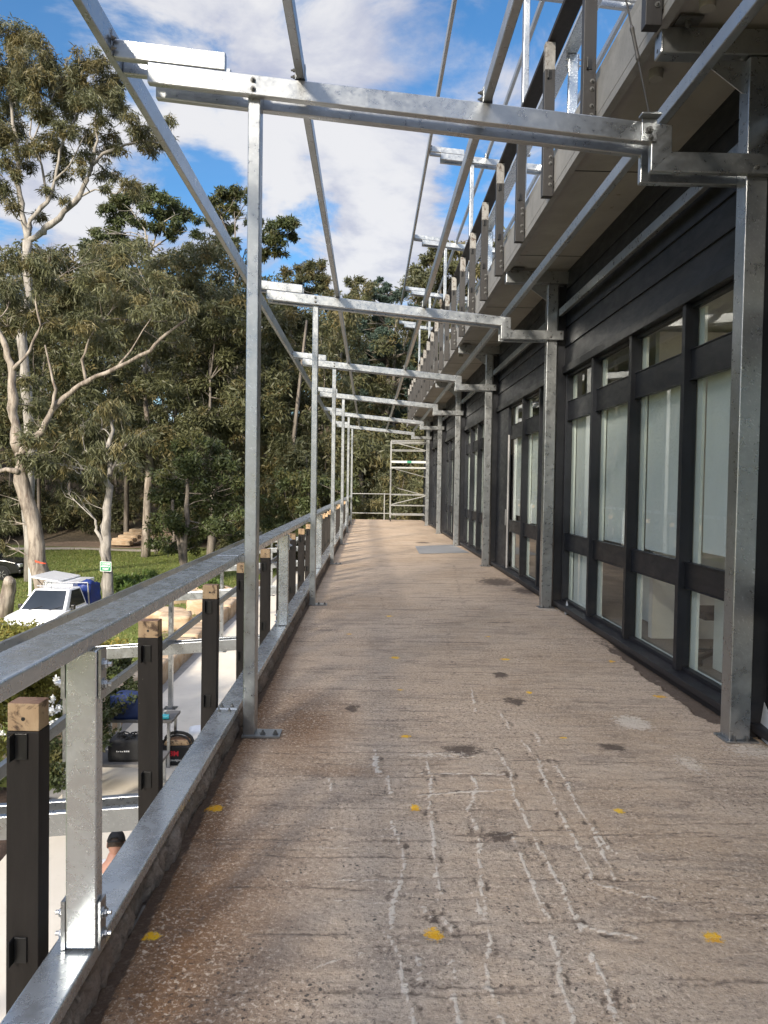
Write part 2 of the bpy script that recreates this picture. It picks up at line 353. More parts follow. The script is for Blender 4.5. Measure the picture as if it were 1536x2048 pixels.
simple('lamp_lens', (0.7, 0.7, 0.7), 0.1, 0.3)
simple('blue_tarp', (0.010, 0.030, 0.17), 0.5, 0, 0.35, 7, 0.2, 16)
simple('blue_bag_fabric', (0.010, 0.026, 0.10), 0.7, 0, 0.3, 9, 0.2, 30)
simple('black_fabric', (0.014, 0.014, 0.015), 0.8, 0, 0.3, 9, 0.2, 40)
simple('teal_plastic', (0.02, 0.25, 0.32), 0.4)
simple('red_print', (0.62, 0.01, 0.03), 0.5, 0, 0.02)
simple('white_print', (0.82, 0.82, 0.82), 0.5, 0, 0.02)
simple('sign_green', (0.010, 0.20, 0.085), 0.4, 0, 0.05)
simple('white_paint', (0.78, 0.78, 0.76), 0.45, 0, 0.04)
simple('red_paint', (0.48, 0.07, 0.03), 0.7)
simple('scaffold_tube', (0.36, 0.36, 0.345), 0.45, 0.25, 0.12, 5)
simple('scaffold_plank', (0.55, 0.56, 0.54), 0.6, 0.2, 0.15, 5)
simple('green_tape', (0.02, 0.22, 0.12), 0.5)
simple('sheet_metal', (0.36, 0.355, 0.35), 0.5, 0.3, 0.15, 3)
simple('flashing_membrane', (0.52, 0.53, 0.53), 0.6, 0, 0.1, 5)
simple('cable_steel', (0.10, 0.095, 0.09), 0.5, 0.6)
simple('skin', (0.46, 0.24, 0.17), 0.55, 0, 0.1, 20)
simple('white_cotton', (0.76, 0.76, 0.75), 0.9, 0, 0.04, 8, 0.2, 60)
simple('navy_cotton', (0.02, 0.025, 0.045), 0.9, 0, 0.2, 8, 0.2, 60)
simple('cap_fabric', (0.018, 0.016, 0.015), 0.75, 0, 0.3, 20, 0.2, 80)
simple('hair', (0.05, 0.032, 0.02), 0.7, 0, 0.3, 60)
simple('boot_leather', (0.10, 0.06, 0.035), 0.7)
simple('bench_wood', (0.12, 0.115, 0.11), 0.7, 0, 0.2, 8)
simple('mulch', (0.085, 0.055, 0.038), 0.95, 0, 0.5, 18, 0.8, 30)

# ------------------------------------------------------------------ mesh helpers
class MB:
    def __init__(s): s.v = []; s.f = []
    def add(s, verts, faces):
        b = len(s.v); s.v += [tuple(p) for p in verts]; s.f += [tuple(i+b for i in f) for f in faces]; return s
    def box(s, x0, x1, y0, y1, z0, z1):
        return s.add([(x0,y0,z0),(x1,y0,z0),(x1,y1,z0),(x0,y1,z0),(x0,y0,z1),(x1,y0,z1),(x1,y1,z1),(x0,y1,z1)],
                     [(0,3,2,1),(4,5,6,7),(0,1,5,4),(1,2,6,5),(2,3,7,6),(3,0,4,7)])
    def bar(s, p0, p1, w, h, up=(0,0,1)):
        p0, p1 = Vector(p0), Vector(p1); d = (p1-p0).normalized(); up = Vector(up)
        if abs(d.dot(up)) > .98: up = Vector((0,1,0))
        r = d.cross(up).normalized()*w/2; u = r.cross(d).normalized()*h/2
        vs = [p+a*r+b*u for p in (p0,p1) for a,b in ((-1,-1),(1,-1),(1,1),(-1,1))]
        return s.add(vs, [(0,1,2,3),(7,6,5,4),(0,4,5,1),(1,5,6,2),(2,6,7,3),(3,7,4,0)])
    def prism(s, poly, y0, y1):              # polygon in the XZ plane pulled along Y
        n = len(poly); vs = [(x,y0,z) for x,z in poly]+[(x,y1,z) for x,z in poly]
        return s.add(vs, [tuple(range(n)), tuple(range(2*n-1,n-1,-1))]+[(i,i+n,(i+1)%n+n,(i+1)%n) for i in range(n)])
    def prism_x(s, poly, x0, x1):            # polygon in the YZ plane pulled along X
        n = len(poly); vs = [(x0,y,z) for y,z in poly]+[(x1,y,z) for y,z in poly]
        return s.add(vs, [tuple(range(n)), tuple(range(2*n-1,n-1,-1))]+[(i,i+n,(i+1)%n+n,(i+1)%n) for i in range(n)])
    def tube(s, pts, radii, n=8, cap=True):
        pts = [Vector(p) for p in pts]
        if not isinstance(radii, (list, tuple)): radii = [radii]*len(pts)
        radii = [float(q) for q in radii]; vs = []; ref = Vector((0.31,0.17,0.93))
        for i, p in enumerate(pts):
            d = (pts[min(i+1,len(pts)-1)]-pts[max(i-1,0)]).normalized()
            r = d.cross(ref)
            if r.length < .05: r = d.cross(Vector((1,0,0)))
            r.normalize(); u = d.cross(r)
            vs += [p+radii[i]*(math.cos(2*math.pi*k/n)*r+math.sin(2*math.pi*k/n)*u) for k in range(n)]
        fs = [(i*n+k, i*n+(k+1)%n, (i+1)*n+(k+1)%n, (i+1)*n+k) for i in range(len(pts)-1) for k in range(n)]
        if cap: fs += [tuple(range(n-1,-1,-1)), tuple((len(pts)-1)*n+k for k in range(n))]
        return s.add(vs, fs)
    def rev(s, c, prof, n=16, axis='Z'):      # prof: (radius, height)
        vs = []
        for r, h in prof:
            for k in range(n):
                a = 2*math.pi*k/n; q = (r*math.cos(a), r*math.sin(a), h)
                if axis == 'Y': q = (q[0], q[2], q[1])
                if axis == 'X': q = (q[2], q[0], q[1])
                vs.append((c[0]+q[0], c[1]+q[1], c[2]+q[2]))
        m_ = len(prof)
        fs = [(i*n+k, i*n+(k+1)%n, (i+1)*n+(k+1)%n, (i+1)*n+k) for i in range(m_-1) for k in range(n)]
        fs += [tuple(range(n-1,-1,-1)), tuple((m_-1)*n+k for k in range(n))]
        return s.add(vs, fs)
    def build(s, name, mat, parent=None, bevel=0.0, smooth=False, local=False, segs=2):
        me = bpy.data.meshes.new(name)
        off = Vector((0,0,0))
        if parent is not None and not local:
            q = parent
            while q is not None: off += Vector(q.location); q = q.parent
        me.from_pydata([tuple(Vector(p)-off) for p in s.v], [], s.f); me.update()
        bm = bmesh.new(); bm.from_mesh(me); bmesh.ops.recalc_face_normals(bm, faces=bm.faces); bm.to_mesh(me); bm.free()
        o = bpy.data.objects.new(name, me); COL.objects.link(o)
        me.materials.append(MATS[mat] if isinstance(mat, str) else mat)
        if parent is not None: o.parent = parent
        if smooth:
            me.polygons.foreach_set('use_smooth', [True]*len(me.polygons))
        if bevel:
            md = o.modifiers.new('bevel', 'BEVEL'); md.width = bevel; md.segments = segs; md.limit_method = 'ANGLE'; md.angle_limit = rad(40)
        return o
def thing(name, label, cat, loc=(0,0,0), rotz=0.0, group=None):
    o = bpy.data.objects.new(name, None); COL.objects.link(o); o.empty_display_size = 0.2
    o.location = loc; o.rotation_euler = (0,0,rotz); o['label'] = label; o['category'] = cat
    if group: o['group'] = group
    return o
def tag(o, label, cat, group=None):
    o['label'] = label; o['category'] = cat
    if group: o['group'] = group
    return o
def structure(o, kind='structure'): o['kind'] = kind; return o
def dup(root, loc, label, rotz=None):
    r = root.copy(); COL.objects.link(r); r.location = loc; r['label'] = label
    if rotz is not None: r.rotation_euler = (0,0,rotz)
    for ch in list(root.children):
        c = ch.copy(); COL.objects.link(c); c.parent = r
        for g in list(ch.children):
            d = g.copy(); COL.objects.link(d); d.parent = c
    return r
def np_mesh(name, mat, V, F, parent=None, attrs=None, smooth=False):
    me = bpy.data.meshes.new(name); V = np.asarray(V, np.float32); F = np.asarray(F, np.int32)
    k = F.shape[1]
    me.vertices.add(len(V)); me.vertices.foreach_set('co', V.ravel())
    me.loops.add(F.size); me.loops.foreach_set('vertex_index', F.ravel())
    me.polygons.add(len(F)); me.polygons.foreach_set('loop_start', np.arange(0, F.size, k, dtype=np.int32))
    try: me.polygons.foreach_set('loop_total', np.full(len(F), k, np.int32))
    except Exception: pass
    for an, av in (attrs or {}).items():
        a = me.attributes.new(an, 'FLOAT', 'POINT'); a.data.foreach_set('value', np.asarray(av, np.float32))
    me.update(calc_edges=True)
    if smooth: me.polygons.foreach_set('use_smooth', np.ones(len(F), bool))
    me.materials.append(MATS[mat]); me.validate()
    o = bpy.data.objects.new(name, me); COL.objects.link(o)
    if parent is not None: o.parent = parent
    return o
def text(name, body, size, mat, loc, rot, parent, ext=0.001, align='CENTER', bold=0.0):
    cu = bpy.data.curves.new(name, 'FONT'); cu.body = body; cu.size = size; cu.align_x = align; cu.align_y = 'CENTER'; cu.extrude = ext; cu.offset = bold
    t = bpy.data.objects.new(name, cu); COL.objects.link(t)
    me = bpy.data.meshes.new_from_object(t.evaluated_get(bpy.context.evaluated_depsgraph_get()))
    bpy.data.objects.remove(t); bpy.data.curves.remove(cu)
    o = bpy.data.objects.new(name, me); COL.objects.link(o); me.materials.clear(); me.materials.append(MATS[mat])
    o.parent = parent; o.location = loc; o.rotation_euler = rot
    return o
ORD = ['first','second','third','fourth','fifth','sixth','seventh','eighth','ninth','tenth','eleventh','twelfth','thirteenth','fourteenth','fifteenth',
       'sixteenth','seventeenth','eighteenth','nineteenth','twentieth','twenty-first','twenty-second','twenty-third','twenty-fourth','twenty-fifth','twenty-sixth','twenty-seventh','twenty-eighth']
rng = np.random.default_rng(7)
R = random.Random(5)
NF = 6                                        # frames along the walkway
YF = [4.70+5.255*k for k in range(NF)]        # front face of the posts of each frame

# ------------------------------------------------------------------ the walkway slab
CRACKS = [[(0.349,4.397),(0.364,4.076),(0.325,3.712),(0.32,3.443),(0.302,3.061),(0.299,2.875)],
 [(0.594,4.13),(0.596,3.936),(0.515,3.674),(0.529,3.41),(0.477,3.007),(0.459,2.756),(0.445,2.582),(0.398,2.359),(0.426,2.261),(0.42,1.9)],
 [(0.799,4.526),(0.821,4.186),(0.776,3.848),(0.78,3.522),(0.784,3.246),(0.794,3.038),(0.796,2.878),(0.792,2.668),(0.782,2.505),(0.79,2.36),(0.766,2.2),(0.76,1.8)],
 [(0.685,3.377),(0.681,3.123),(0.685,2.878),(0.687,2.712),(0.666,2.524),(0.643,2.343),(0.634,2.185),(0.62,1.8)],
 [(0.989,4.721),(1.019,4.354),(0.986,4.038),(0.962,3.64),(0.961,3.381),(0.953,3.186),(0.942,2.97),(1.069,2.906),(1.162,2.856)],
 [(1.102,4.356),(1.102,4.04),(1.072,3.723),(1.08,3.453),(1.094,3.266),(1.123,3.234)],[(1.066,3.382),(1.041,3.126),(1.034,3.012)],
 [(0.123,4.096),(0.135,3.837)],[(0.127,3.551),(0.166,3.271),(0.174,3.118),(0.113,2.824),(0.101,2.664)],[(0.426,2.901),(0.44,2.756)],
 [(0.795,2.679),(0.888,2.647),(0.979,2.616)],[(0.232,2.801),(0.247,2.731)],[(0.299,2.732),(0.315,2.644)],[(0.076,2.643),(0.111,2.581),(0.137,2.341),(0.151,2.2),(0.15,1.9)],
 [(0.298,2.484),(0.294,2.342),(0.288,2.2),(0.29,1.9)],[(0.18,2.502),(0.19,2.376)],[(0.3,4.125),(0.537,4.139),(0.772,4.134)],[(0.591,3.394),(0.692,3.412)],
 [(0.281,3.84),(0.58,3.889),(0.77,3.915)],[(0.047,4.39),(0.065,4.12)],[(0.318,4.396),(0.449,4.457),(0.653,4.403)],[(-0.204,4.065),(-0.176,3.899)],[(0.059,4.509),(0.076,4.146)],
 [(0.832,5.869),(0.781,5.313)],[(0.958,5.318),(0.961,4.928)],[(1.11,4.861),(1.095,4.594)]]
CROSS = [[(-0.488,3.505),(-0.138,3.455),(0.124,3.44)],[(-0.361,3.266),(-0.083,3.262),(0.134,3.255)],[(-0.343,2.986),(0.139,2.991)],[(-0.11,2.847),(0.106,2.824)],[(-0.172,2.427),(-0.058,2.501),(0.025,2.521)]]
DARKL = [[(1.75,15.3),(1.5,12.5),(1.3,10.1),(1.22,9.2)],[(0.15,14.5),(0.13,12.5),(0.2,10.5),(0.22,9.0)],[(0.9,8.2),(0.8,7.2),(0.75,6.3)]]  # long dark cracks; the middle line paints in the handrail's shadow
xs = np.arange(-0.83, 2.665, 0.0135)
ys = [-1.0]
while ys[-1] < 36.0:
    y_ = ys[-1]; ys.append(y_ + (0.05 if y_ < 1.6 else 0.0135 if y_ < 5 else min(0.09, 0.0135*(y_/5)**1.5)))
ys = np.array(ys)
GX, GY = np.meshgrid(xs, ys); PX, PY = GX.ravel(), GY.ravel()
def fnoise(x, y, seed, octs):
    r_ = np.random.default_rng(seed); o_ = np.zeros_like(x)
    for fx, fy, a in octs:
        for _ in range(3):
            th = r_.uniform(-.5, .5); o_ += a*np.sin(2*np.pi*(fx*(x*np.cos(th)-y*np.sin(th)*.3)+fy*(y*np.cos(th)+x*np.sin(th)*.3))+r_.uniform(0, 6.28))/3
    return o_
def seg_dist(lines, jit=0.006):
    d = np.full(PX.shape, 9.0)
    jx = PX + fnoise(PX, PY, 3, [(2, 4.3, jit), (7, 13, jit*.6), (23, 31, jit*.5)])+rng.normal(0, .0035, PX.shape); jy = PY + fnoise(PX, PY, 4, [(9, 3, jit), (20, 8, jit*.6)])
    for ln in lines:
        for (ax, ay), (bx, by) in zip(ln[:-1], ln[1:]):
            dx, dy = bx-ax, by-ay
            t_ = np.clip(((jx-ax)*dx+(jy-ay)*dy)/(dx*dx+dy*dy), 0, 1)
            d = np.minimum(d, np.hypot(jx-ax-t_*dx, jy-ay-t_*dy))
    return d
d1 = seg_dist(CRACKS); d2 = seg_dist(CROSS); d3 = seg_dist(DARKL, 0.03)
def blob(x, y, rx, ry, p=2.0):
    q = np.sqrt(((PX-x)/rx)**2+((PY-y)/ry)**2); return np.clip(1.25-q, 0, 1)**(1/p if p > 2 else 1)
brk = np.clip(.95+fnoise(PX, PY, 31, [(1.3, 1.7, .5), (4, 5, .5)]), 0, 1)
ridge = np.maximum(np.clip(1.25-d1/0.0095, 0, 1)*brk, 0.6*np.clip(1.2-d2/0.010, 0, 1)*brk)
grey = np.clip(1.3-np.hypot((PX-0.2)/0.75, (PY-2.7)/1.15), 0, 1) + 0.55*np.clip(1.2-np.hypot((PX-0.7)/1.3, (PY-4.35)/0.5), 0, 1)
grey = np.clip(grey + 0.35*np.clip((4.5-PY)/2, 0, 1), 0, 1)
rust = np.clip((-0.10-PX)/0.5, 0, 1)*np.clip((4.2-PY)/1.2, 0, 1) + np.clip(1.2-np.hypot((PX+0.42)/0.36, (PY-5.0)/0.9), 0, 1)*0.9
rust = np.clip(rust + 0.8*np.clip((-0.62-PX)/0.12, 0, 1)*np.clip((9-PY)/3, 0.0, 1) + .5*np.clip(1.2-np.hypot((PX+0.1)/0.3, (PY-4.15)/0.10), 0, 1), 0, 1)
def rough1d(y):
    q = np.zeros_like(y); r_ = np.random.default_rng(55)
    for st_, am in ((.9, .085), (.33, .05), (.12, .028), (.04, .012)):
        g_ = np.arange(-2, 40, st_); q += np.interp(y, g_, r_.normal(0, am, len(g_)))
    return q
dark = np.zeros_like(PX)
for x, y, rx, ry in ((1.14,6.35,.08,.15),(1.12,5.57,.10,.15),(.59,4.51,.17,.13),(1.53,4.58,.12,.08),(2.2,12.7,.42,.7),(2.45,11.6,.25,.5),(.62,3.38,.10,.06),(-.1,5.35,.06,.12),(.25,17.5,.5,.05),(1.55,21.5,.3,.4)):
    dark = np.maximum(dark, blob(x, y, rx, ry))
dark = np.maximum(dark, np.clip((PX-2.445+.55*rough1d(PY))/0.04, 0, 1)*np.clip((8.3-PY)/1.0, 0, 1)*np.clip((PY-4.95)/.2, 0, 1))
dark = np.maximum(dark, np.clip((-0.765-PX)/0.02, 0, 1)); dark = np.maximum(dark, 0.42*np.clip(1-d3/0.06, 0, 1))
for lx in (0.85, 0.62, 1.0):                       # damp hollows beside the ridges
    pass
dark = np.maximum(dark, 0.62*np.clip(1.2-np.abs(d1-0.024)/0.018, 0, 1)*np.clip(fnoise(PX, PY, 12, [(2, 2, .6), (4, 5, .5)])+.5, 0, 1))
pale = np.maximum(blob(1.835,5.08,.145,.20), 0.62*blob(1.90,4.30,.10,.22))
pale = np.maximum(pale, 0.6*blob(2.42,4.55,.28,.22)); pale = np.maximum(pale, .5*blob(2.4,9.9,.2,.3)); pale = np.maximum(pale, .5*blob(.45,4.42,.35,.10))
pale = np.maximum(pale, .30*brk*np.clip(1-d1/.04, 0, 1)); pale = np.maximum(pale, .34*brk*np.clip(1-d2/.04, 0, 1))
paint = np.zeros_like(PX)
for gx, gy, s_ in ((.25,3.682,.045),(1.265,3.663,.042),(.254,2.63,.056),(1.257,2.614,.054),(.257,4.751,.045),(.263,5.849,.04),(1.275,5.813,.042),(.262,6.97,.06),(-.746,2.61,.042),(-.74,3.668,.05),(2.281,5.734,.07),(1.29,6.95,.05),(1.30,8.0,.05),(2.28,6.9,.06),(-.2,8.05,.05),(1.27,4.75,.03),(.27,9.2,.06)):
    paint = np.maximum(paint, np.clip(1.0-.55*np.hypot((PX-gx)/(s_*(.58+.35*((gx*7.3+gy*3.1) % 1))), (PY-gy)/(s_*(.5+.35*((gx*5.1+gy*9.7) % 1)))), 0, 1))
hz = 0.0025*fnoise(PX, PY, 21, [(.7, .7, 1), (1.6, 5, .6), (1.5, 11, .7), (7, 9, .3)])
near = np.clip((7-PY)/3, 0, 1)
hz += near*(0.0014*np.clip(1-d1/0.02, 0, 1) - 0.0035*np.clip(1-np.abs(d1-.03)/0.02, 0, 1) + 0.0012*np.clip(1-d2/.018, 0, 1)) + near*rng.normal(0, .0011, PX.shape)
hz -= 0.02*np.clip((dark-.5)*2, 0, 1)*(PX > 2.3)*(PY < 9)
hz -= 0.012*np.clip((-0.765-PX)/.03, 0, 1)
# ribs left across the slab by the old topping: shallow broken furrows that run from side to side
rib = np.zeros_like(PX); rr_ = np.random.default_rng(71); y_ = 1.5
while y_ < 30:
    for _ in range(1 if y_ > 9 else 2):
        xc, hw = rr_.uniform(-.6, 2.3), rr_.uniform(.25, 1.3)*(1.3 if y_ > 8 else 1)
        yc = y_+rr_.uniform(-.1, .1)
        gk = np.arange(-1, 3, .09); wob = np.interp(PX, gk, np.cumsum(rr_.normal(0, .007, len(gk))))+rr_.normal(0, .002, PX.shape)
        sel = np.abs(PY-yc) < .3
        dy = (PY-yc-wob-(PX-xc)*rr_.uniform(-.04, .04))/(.010+.0009*max(0, y_-4))
        win = np.clip(1.4-((PX-xc)/hw)**2, 0, 1)*np.interp(PX, gk, rr_.uniform(.25, 1, len(gk)))
        e_ = np.where(sel, np.exp(-dy*dy)*win, 0); rib = np.maximum(rib, e_)
        hz -= near*.0032*e_; hz += near*.0026*np.where(sel, np.exp(-(dy+1.9)**2)*win, 0)
    y_ += rr_.uniform(.07, .20)*(1 if y_ < 9 else 2.6)
for yj, x1_ in ((12.35, 2.4), (9.75, 1.6), (16.9, 2.5)):        # pour joints
    gk = np.arange(-1, 3, .15); wob = np.interp(PX, gk, np.cumsum(rr_.normal(0, .006, len(gk))))
    rib = np.maximum(rib, .95*np.exp(-((PY-yj-wob)/.022)**2)*(PX < x1_))
nx, ny = len(xs), len(ys)
ii, jj = np.meshgrid(np.arange(nx-1), np.arange(ny-1)); a_ = (jj*nx+ii).ravel()
DF = np.stack([a_, a_+1, a_+nx+1, a_+nx], 1)
deck = structure(np_mesh('deck', 'worn_deck_concrete', np.stack([PX, PY, hz], 1), DF, attrs=dict(ridge=ridge, grey=grey, rust=rust, dark=dark, pale=pale, paint=paint, rib=rib), smooth=True))
structure(MB().box(-0.90, 2.9, -1.0, 36.0, -0.28, -0.045).build('deck_slab', 'fascia_concrete'))

# rough nib of old concrete under the bottom rail, with a broken edge
NV, NFc = [], []
yy = np.concatenate([np.arange(0.5, 9, 0.02), np.arange(9, 36, .12)])
KY = np.arange(0, 37, .11); KW = rng.normal(0, .010, len(KY))
for i, y in enumerate(yy):
    j = rng.normal(0, 1, 4); w_ = float(np.interp(y, KY, KW))
    NV += [(-0.96, y, -0.04), (-0.96, y, 0.128), (-0.846+w_*.5+.006*j[0], y, 0.124+.006*j[1]), (-0.830+w_+.009*j[2], y, 0.085+.010*j[3]), (-0.824+w_+.009*j[0], y, 0.04+.006*j[2]), (-0.836+w_+.006*j[1], y, -0.04)]
    if i:
        b = (i-1)*6
        for k in range(5): NFc.append((b+k, b+k+1, b+k+7, b+k+6))
nib = np_mesh('concrete_kerb', 'rough_concrete_edge', NV, NFc)
structure(nib)

# ------------------------------------------------------------------ galvanised frames
GS = 'galvanised_steel'
def bolt_mb(mb, p, axis, r=0.013, l=0.016):
    p = Vector(p); a = Vector(axis)
    mb.tube([p, p+a*.004], r*1.45, 10); mb.tube([p+a*.0035, p+a*l], r, 6); mb.tube([p+a*l*.95, p+a*(l+.012)], r*.55, 8)
def sloped(x): return 4.144-0.0932*(x+1.379)      # top of the walkway beams
def pergola(name, label, dx, dz, z_base, frames, arms=True):
    root = thing(name, label, 'pergola', (dx-0.74, frames[0], z_base))
    def S(mb): mb.v = [(x+dx, y, z+dz) for x, y, z in mb.v]; return mb
    for k, y in enumerate(frames):
        zb = z_base-dz
        post = S(MB().box(-.778, -.703, y, y+.125, zb+.012, sloped(-.74)-.012)).build('post', GS, root, .006)
        S(MB().box(-.785, -.545, y-.012, y+.137, zb+.002, zb+.014)).build('base_plate', GS, post)
        if k < 3:
            for bx in (-.655, -.575):
                mb = MB(); bolt_mb(mb, (bx, y+.03, zb+.014), (0,0,1)); S(mb).build('anchor_bolt', 'bolt_steel', post)
        for y0, y1 in ((y-.052, y-.002), (y+.127, y+.177)):
            xl, xr = -1.379, 1.83
            pts = [(xl, sloped(xl)), (xr, sloped(xr))]
            if arms: pts += [(1.83, 3.685), (2.53, 3.685), (2.53, 3.562), (1.70, 3.562), (1.70, sloped(1.70)-.123)]
            else: pts += [(xr, sloped(xr)-.123)]
            pts += [(xl, sloped(xl)-.123)]
            bm_ = S(MB().prism(pts, y0, y1)).build('beam', GS, root, .006)
            if arms and y0 < y and k < 4:
                w = MB()                                   # weld runs along the mitred corners
                w.bar((1.703, y0-.001, sloped(1.70)-.118), (1.827, y0-.001, sloped(1.83)-.004), .003, .005, (0,1,0))
                w.bar((1.703, y0-.001, 3.566), (1.827, y0-.001, 3.682), .003, .005, (0,1,0))
                S(w).build('weld', GS, bm_)
            if y0 < y and k < 3:
                for zz in (.035, .088):
                    mb = MB(); bolt_mb(mb, (-.74, y0, sloped(-.74)-zz), (0,-1,0), .012); S(mb).build('bolt', 'bolt_steel', bm_)
                if arms:
                    for bx, bz in ((2.36, 3.60), (2.49, 3.65)):
                        mb = MB(); bolt_mb(mb, (bx, y0, bz), (0,-1,0), .011); S(mb).build('bolt', 'bolt_steel', bm_)
            po = [(-1.583, sloped(-1.583)+.003), (-.909, sloped(-.909)+.003), (-.909, sloped(-.909)+.113), (-1.583, sloped(-1.583)+.113)]
            S(MB().prism(po, y0, y1)).build('outrigger', GS, root, .006)
        cl = S(MB().box(-1.592, -1.584, y-.06, y+.185, 4.17, 4.33)).build('cleat', GS, root)
        if k < 3:
            for zz in (4.205, 4.265):
                mb = MB(); bolt_mb(mb, (-1.584, y-.075, zz), (1,0,0), .012); S(mb).build('bolt', 'bolt_steel', cl)
        for px_ in (-.455, .688):                          # cleats that hold the purlins down
            zt = sloped(px_)
            cc = S(MB().box(px_-.031, px_-.026, y-.06, y-.01, zt+.002, zt+.09)).build('cleat', GS, root)
            S(MB().box(px_+.026, px_+.031, y-.06, y-.01, zt+.002, zt+.09)).build('cleat', GS, root)
            if k < 3:
                for zz in (.025, .065):
                    mb = MB(); bolt_mb(mb, (px_-.031, y-.035, zt+zz), (-1,0,0), .011); S(mb).build('bolt', 'bolt_steel', cc)
        if arms:
            rp = S(MB().box(2.321, 2.457, y-.005+.002, y+.125, zb+.012, 4.298)).build('wall_post', GS, root, .006)
            S(MB().box(2.29, 2.50, y-.03, y+.15, zb+.001, zb+.012)).build('base_plate', GS, rp)
            for bx in (2.35, 2.43):
                mb = MB(); bolt_mb(mb, (bx, y-.017, zb+.012), (0,0,1), .010); S(mb).build('anchor_bolt', 'bolt_steel', rp)
            g = MB(); g.prism([(2.05, 4.298), (2.321, 4.298), (2.321, 4.10), (2.305, 4.10), (2.05, 4.285)], y+.05, y+.058); S(g).build('gusset', GS, rp)
    y0, y1 = frames[0]-7.5, frames[-1]+.35
    S(MB().box(-1.645, -1.594, y0, y1, 4.20, 4.36)).build('purlin', GS, root, .005)
    for px_, w_ in ((-.455, .05), (.688, .05)):
        zt = sloped(px_)
        S(MB().box(px_-w_/2, px_+w_/2, y0, y1, zt+.005, zt+.10)).build('purlin', GS, root, .005)
    if arms:
        S(MB().box(1.776, 1.828, y0, y1, 3.892, 3.985)).build('purlin', GS, root, .005)
        for k, y in enumerate([frames[0]-5.255]+frames[:-1]):
            S(MB().box(2.462, 2.512, y+.19, y+5.255-.05, 3.87, 3.965)).build('wall_rail', GS, root, .005)
    return root
pergola('steel_pergola', 'galvanised steel pergola frame spanning the walkway, posts standing on its worn concrete', 0, 0, 0.0, YF)
pergola('steel_pergola', 'upper galvanised pergola frame seen against the sky above the upper balcony railing', 2.71, 4.12, 4.95, YF, False)

# lower pergola over the terrace left of the walkway
def lower_pergola():
    root = thing('steel_pergola', 'low galvanised pergola frame over the pale terrace, below and left of the walkway railing', 'pergola', (-4.0, YF[0], -3.0))
    def zt(x): return -.418+.082*(x+1.72)-.03
    for k, y in enumerate(YF):
        p = MB().box(-4.04, -3.96, y, y+.125, -2.988, zt(-4.0)-.01).build('post', GS, root, .006)
        MB().box(-4.13, -3.87, y-.05, y+.175, -3.0+.002, -2.988).build('base_plate', GS, p)
        if 0 < k < 3:
            for bx in (-4.09, -3.91):
                mb = MB(); bolt_mb(mb, (bx, y-.02, -2.988), (0,0,1)); mb.build('anchor_bolt', 'bolt_steel', p)
        for y0, y1 in ((y-.052, y-.002), (y+.127, y+.177)):
            MB().prism([(-4.25, zt(-4.25)), (-1.0, zt(-1.0)), (-1.0, zt(-1)-.15), (-4.25, zt(-4.25)-.15)], y0, y1).build('beam', GS, root, .006)
            MB().prism([(-4.44, zt(-4.44)+.112), (-3.75, zt(-3.75)+.112), (-3.75, zt(-3.75)+.003), (-4.44, zt(-4.44)+.003)], y0, y1).build('outrigger', GS, root, .006)
    y0, y1 = -2.0, YF[-1]+.4
    MB().box(-4.50, -4.445, y0, y1, -.53, -.37).build('purlin', GS, root, .005)
    MB().box(-2.625, -2.575, y0, y1, zt(-2.6)+.004, zt(-2.6)+.10).build('purlin', GS, root, .005)
lower_pergola()

# ------------------------------------------------------------------ balustrades
def balustrade(name, label, dx, zr0, zh0, board=None):
    root = thing(name, label, 'balustrade', (-0.88+dx, 4.7, zr0))
    D = 'galvanised_deckside'
    edges = [-1.0, -0.56] + [y-.02 for y in YF] + [YF[-1]+4.7]
    for a, b in zip(edges[1:-1], edges[2:]):
        r_ = MB().box(-.943+dx, -.81+dx, a+.003, b-.003, zr0, zr0+.05).build('bottom_rail', D, root, .007, segs=3)
        MB().box(-.957+dx, -.81+dx, a+.003, b-.003, zh0, zh0+.05).build('handrail', D, root, .008, segs=3)
        if b < 17:
            for q in ((-.915, b-.05), (-.85, b-.05), (-.915, b+.045), (-.85, b+.045)):
                mb = MB(); bolt_mb(mb, (q[0]+dx, q[1], zr0+.05), (0,0,1), .009, .010); mb.build('bolt', 'bolt_steel', r_)
    ys_ = [2.222+5.255*k for k in range(6)] if dx == 0 else [2.4+5.255*k for k in range(6)]
    for k, y in enumerate(ys_):
        b = MB().box(-.893+dx, -.800+dx, y, y+.052, zr0+.058, zh0-.004).build('baluster', D, root, .005)
        for z0, z1 in ((zr0+.052, zr0+.20), (zh0-.15, zh0-.001)):
            MB().box(-.908+dx, -.896+dx, y+.004, y+.056, z0, z1).build('fixing_plate', GS, b)
            MB().box(-.797+dx, -.789+dx, y+.004, y+.05, z0, z1).build('fixing_plate', GS, b)
        if k < 2:
            for z in (zr0+.09, zr0+.155, zh0-.11, zh0-.05):
                for xx, ax in ((-.789, 1), (-.908, -1)):
                    mb = MB(); bolt_mb(mb, (xx+dx, y+.028, z), (ax,0,0), .013, .012); mb.build('bolt', GS, b)
    for y in YF:                                           # rail brackets tied to the pergola posts
        MB().box(-.81+dx, -.781+dx, y+.03, y+.09, zh0+.006, zh0+.044).build('rail_bracket', GS, root)
    if board:
        MB().box(board[0], board[1], -1.5, 35, board[2], board[2]+.05).build('top_board', 'brown_painted_timber', root, .004)
    return root
balustrade('steel_balustrade', 'galvanised handrail and bottom rail along the left edge of the walkway', 0.0, 0.140, 1.105)
balustrade('steel_balustrade', 'upper balcony railing with a dark top board, along the edge of the balcony overhead', 2.84, 5.00, 5.98, (1.655, 1.815, 5.875))

